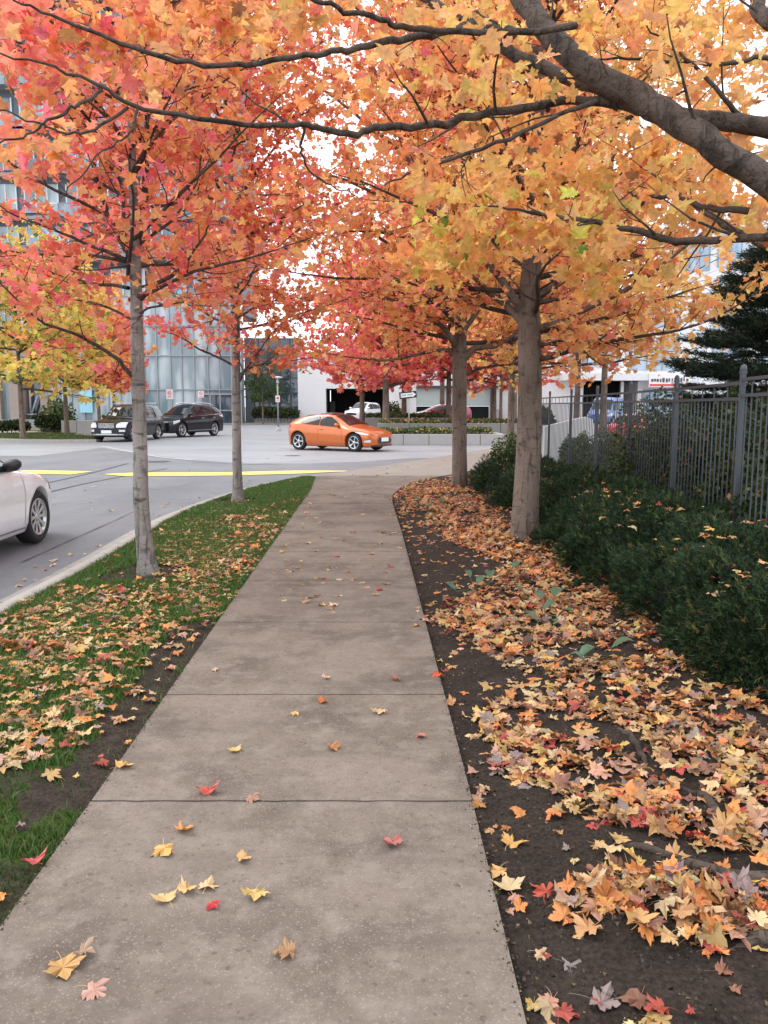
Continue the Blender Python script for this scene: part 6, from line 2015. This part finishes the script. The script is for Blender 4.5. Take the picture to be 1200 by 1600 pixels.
Zs = np.where(zone == 0, bed_z(Xs, Ys), np.where(zone == 1, verge_z(Xs, Ys) + .018, np.where(zone == 2, 0, ROADZ)))
# litter is several leaves deep where it is dense
db = np.zeros(len(Xs)); db[:len(bX)] = dens_bed(bX, bY); db[len(bX):len(bX) + len(vX)] = dens_verge(vX, vY) * .5
# leaves on top of the yews
hx = []
for k in range(330):
    s_ = shr[rf.integers(len(shr))]
    a = rf.uniform(0, 6.28); q = rf.random() ** .5 * .8
    hx.append((s_[0] + s_[2] * q * math.cos(a), s_[1] + s_[3] * q * math.sin(a), s_[4] * (1 - q ** 3.2 * .55) * .92 + .03))
    if len(hx) < 2: pass
hx = np.array(hx)
nX = len(Xs)
Xs, Ys, Zs = np.r_[Xs, hx[:, 0]], np.r_[Ys, hx[:, 1]], np.r_[Zs + .004 + rf.random(nX) * .028 * (db > .5) + .006 * rf.random(nX), hx[:, 2]]
zone = np.r_[zone, np.full(len(hx), 4)]
N_ = len(Xs)
sz = .056 * rf.uniform(.35, 1.35, N_)
cols = palette([(6, TAN), (3.2, CREAM), (5, FOR), (2, PKT), (1.2, FRD), (3.5, FBR), (1.8, FYE), (1, FGY)], N_, rf, .14)
fx = (Ys > 6) & (zone == 0)
cols[fx] = palette([(5, FOR), (4, TAN), (2, PKT), (2, CREAM), (1, FRD), (2, FBR)], fx.sum(), rf, .12)
q_ = zone == 3
cols[q_] = palette([(5, CREAM), (2, TAN), (1, FOR), (2, (.6, .52, .45))], q_.sum(), rf, .1)
q_ = zone == 2
cols[q_] = palette([(3, CREAM), (2, TAN), (1, FRD), (1.5, FYE), (2, PKT), (1, FBR)], q_.sum(), rf, .1)
db = np.r_[db, np.zeros(len(hx))]
tl_ = np.where(db > .5, .34, .16)
rm = rot_mats(N_, .35, rf)
flat = rot_mats(N_, .12, rf)
rm[tl_ < .3] = flat[tl_ < .3]
tx_, ty_ = to_px(Xs, Ys, Zs)
vis = (tx_ > 5) & (tx_ < 1195) & (ty_ < 1598) & (ty_ > 0)
HAND = 27
order = np.argsort(np.where(vis & (zone != 4), Ys, 1e6))
indiv = order[:300 - HAND]
mask = np.ones(N_, bool); mask[indiv] = False
r_ = mask
V, F, Cc = scatter(FINE_T if True else MID_T, np.column_stack([Xs, Ys, Zs])[r_], rm[r_], sz[r_], cols[r_])
tag(link('fallen_leaves', tri_mesh('fallen_leaves', V, F, Cc), None, [M_FALL]),
    'litter of fallen tan, orange and red maple leaves over bed, verge, walk and road', 'fallen leaves', kind='stuff')
print('fallen leaves', r_.sum())
# single leaves with stalks
def single_meshes():
    out = []
    for i in range(12):
        tv, tf = leaf_template(LEAF_FINE, .34, i + 50)
        V = [tuple(v) for v in tv]; Fq = [tuple(f) for f in tf]
        g = np.random.default_rng(i)
        ang = g.uniform(-.5, .5); L = g.uniform(.5, .9); n0 = len(V)
        for k in range(6):
            u = k / 5
            cx, cy = math.sin(ang * u) * L * u, -L * u * math.cos(ang * u)
            V += [(cx - .011, cy + .02, .03 * math.sin(u * 3) + .02), (cx + .011, cy + .02, .03 * math.sin(u * 3) + .02)]
        Fq += [(n0 + 2 * k, n0 + 2 * k + 1, n0 + 2 * k + 3, n0 + 2 * k + 2) for k in range(5)]
        me = bpy.data.meshes.new('fallen_leaf'); me.from_pydata(V, [], Fq); me.materials.append(M_FALLO); me.update()
        out.append(me)
    return out
SM = single_meshes()
LG = {0: ('fallen maple leaf lying in the litter on the dark bed right of the sidewalk', 'fallen leaves in the bed'),
      1: ('fallen maple leaf lying on the grassy verge left of the sidewalk', 'fallen leaves on the verge'),
      2: ('fallen maple leaf scattered on the far sidewalk', 'fallen leaves on the far sidewalk'),
      3: ('fallen maple leaf lying on the road surface', 'fallen leaves on the road')}
def leaf_obj(x, y, z, size, col, me, label, group=None, eul=None):
    o = bpy.data.objects.new('fallen_leaf', me)
    C.objects.link(o)
    o.location = (float(x), float(y), float(z)); o.scale = (size,) * 3
    o.rotation_euler = eul if eul is not None else (rf.normal(0, .15), rf.normal(0, .15), rf.uniform(0, 6.28))
    o.color = (*[float(c) for c in col], 1)
    return tag(o, label, 'leaf', group)
CN = [('tan', TAN), ('cream', CREAM), ('pinkish tan', PKT), ('orange', FOR), ('red', FRD), ('brown', FBR), ('yellow', FYE), ('greyish', FGY)]
def leaf_label(c, x, y, zn):
    cn = min(CN, key=lambda q: float(np.sum((np.array(q[1]) / sum(q[1]) - c / c.sum()) ** 2) * 3 + (sum(q[1]) - c.sum()) ** 2 * .2))[0]
    px, py = to_px(x, y, 0)
    if zn == 0:
        pl = 'in the separate small leaf pile at lower right' if (py > 1345 and px > 860) else \
            ('on bare dark soil near the bottom right corner' if py > 1480 else
             ('on bare soil close beside the sidewalk edge' if x < rxf(y) + .45 else
              ('in the big drift, nearer the sidewalk' if x < rxf(y) + 1.0 else 'in the big drift, towards the hedge')))
    elif zn == 1:
        pl = 'on the soil strip of the verge by the sidewalk' if soil_mask(np.array([x]), np.array([y]))[0] > .5 else 'on the grass verge at lower left'
    elif zn == 2: pl = 'on the sidewalk'
    else: pl = 'on the road by the kerb'
    return cn + ' fallen maple leaf lying ' + pl, cn + ' leaves ' + pl
for i, k in enumerate(indiv):
    tl2 = .36 if db[k] > .5 else .12
    lab, grp = leaf_label(cols[k], Xs[k], Ys[k], int(zone[k]))
    leaf_obj(Xs[k], Ys[k], Zs[k] + (.004 if zone[k] != 0 else 0), sz[k] * 1.15, cols[k], SM[i % 12], lab, grp, (rf.normal(0, tl2), rf.normal(0, tl2), rf.uniform(0, 6.28)))
hand = [(97, 1508, .085, (.62, .36, .14), 'large yellow-brown leaf at the lower left of the sidewalk'),
        (123, 1493, .06, (.50, .34, .24), 'curled tan leaf touching the large yellow-brown one at lower left'),
        (137, 1548, .075, (.66, .38, .30), 'pale pink leaf lowest on the left side of the sidewalk'),
        (458, 1492, .065, (.42, .24, .12), 'folded brown leaf near the bottom middle of the sidewalk'),
        (262, 1412, .07, (.74, .50, .22), 'pale yellow leaf at the left end of the row of four'),
        (285, 1397, .06, (.74, .50, .22), 'pale yellow leaf second in the row, touching the first'),
        (322, 1392, .065, (.76, .52, .28), 'cream leaf with a long stalk pointing right, third in the row'),
        (400, 1396, .07, (.72, .50, .18), 'yellow-green tinted leaf at the right end of the row'),
        (329, 1415, .04, (.62, .06, .07), 'small bright red leaf below the row of yellow ones'),
        (373, 1346, .05, (.74, .46, .20), 'small curled yellow leaf right of the orange pair'),
        (256, 1325, .085, (.72, .44, .14), 'large golden leaf, lower one of the orange pair'),
        (278, 1302, .07, (.68, .30, .10), 'curled orange leaf, upper one of the pair'),
        (620, 1325, .07, (.50, .17, .15), 'dull pinkish red leaf on the right half of the sidewalk'),
        (325, 1243, .075, (.58, .12, .09), 'red leaf with pale tips lying on the nearest joint'),
        (388, 1249, .06, (.48, .28, .20), 'curled brown-pink leaf lying on the nearest joint'),
        (187, 1202, .08, (.74, .46, .16), 'golden leaf at the left edge of the sidewalk above the nearest joint'),
        (371, 1176, .055, (.72, .50, .18), 'yellow leaf with a long pale stalk in the second slab'),
        (516, 1168, .065, (.60, .28, .12), 'standing orange-brown leaf in the middle of the second slab'),
        (659, 1150, .05, (.60, .20, .14), 'small reddish leaf near the right edge of the second slab'),
        (594, 1112, .065, (.74, .50, .26), 'pale curled leaf just below the second joint'),
        (463, 1115, .04, (.76, .52, .20), 'tiny yellow leaf left of the pale curled one'),
        (500, 1099, .055, (.66, .20, .06), 'small orange leaf just below the second joint'),
        (689, 1057, .07, (.78, .13, .05), 'bright orange-red leaf at the right edge above the second joint'),
        (622, 1062, .06, (.42, .18, .12), 'brown leaf just above the second joint'),
        (506, 1062, .05, (.72, .44, .30), 'small pale leaf in the third slab'),
        (57, 1355, .065, (.62, .12, .12), 'dark pink leaf on the grass right at the left edge of the sidewalk'),
        (332, 1048, .045, (.70, .52, .36), 'small cream leaf near the left edge of the third slab')]
for i, (px, py, s_, c, lab) in enumerate(hand):
    p = G(px, py)
    leaf_obj(p[0], p[1], .012 if px != 57 else .02, s_ * .93, np.array(c) * .86, SM[(i * 5) % 12], lab, None, (rf.normal(0, .1), rf.normal(0, .1), rf.uniform(0, 6.28)))

# crumbs of soil, chips of leaf and grit along both edges of the walk
n = 2200
cy = 1.3 + 10 * rf.random(n) ** 1.5
sdz = rf.random(n) < .5
off_ = np.abs(rf.normal(0, .016, n))
cx = np.where(sdz, lxf(cy) + off_ - .01, rxf(cy) - off_ + .01)
s_ = rf.uniform(.0015, .006, n)
tv = np.array([(1, 0, 0), (-.6, .8, 0), (-.6, -.8, 0), (0, 0, .9)]); tf = np.array([(0, 1, 3), (1, 2, 3), (2, 0, 3)])
V, F, Cc = scatter((tv, tf), np.column_stack([cx, cy, np.zeros(n)]), rot_mats(n, .2, rf), s_, palette([(6, (.035, .026, .02)), (1, (.2, .12, .06)), (1, (.05, .08, .02))], n, rf, .2))
tag(link('soil_crumbs', tri_mesh('soil_crumbs', V, F, Cc), None, [M_FALL]), 'dark crumbs of soil and leaf chips along the edges of the sidewalk', 'soil crumbs', kind='stuff')
n = 16000
cy = 1.3 + 9 * rf.random(n) ** 1.6
cx = rxf(cy) + .02 + rf.random(n) ** 1.3 * 2.4
tv = np.array([(1, 0, 0), (-.6, .8, 0), (-.6, -.8, 0), (0, 0, .9)])
V, F, Cc = scatter((tv, tf), np.column_stack([cx, cy, bed_z(cx, cy) - .001]), rot_mats(n, .5, rf), rf.uniform(.002, .011, n) * (rf.random(n) < .9) + .001, palette([(8, (.035, .026, .021)), (2, (.06, .045, .035)), (.5, (.20, .13, .07))], n, rf, .25))
tag(link('soil_clods', tri_mesh('soil_clods', V, F, Cc), None, [M_FALL]), 'small dark clods and bits of mulch over the bed soil', 'soil clods', kind='stuff')
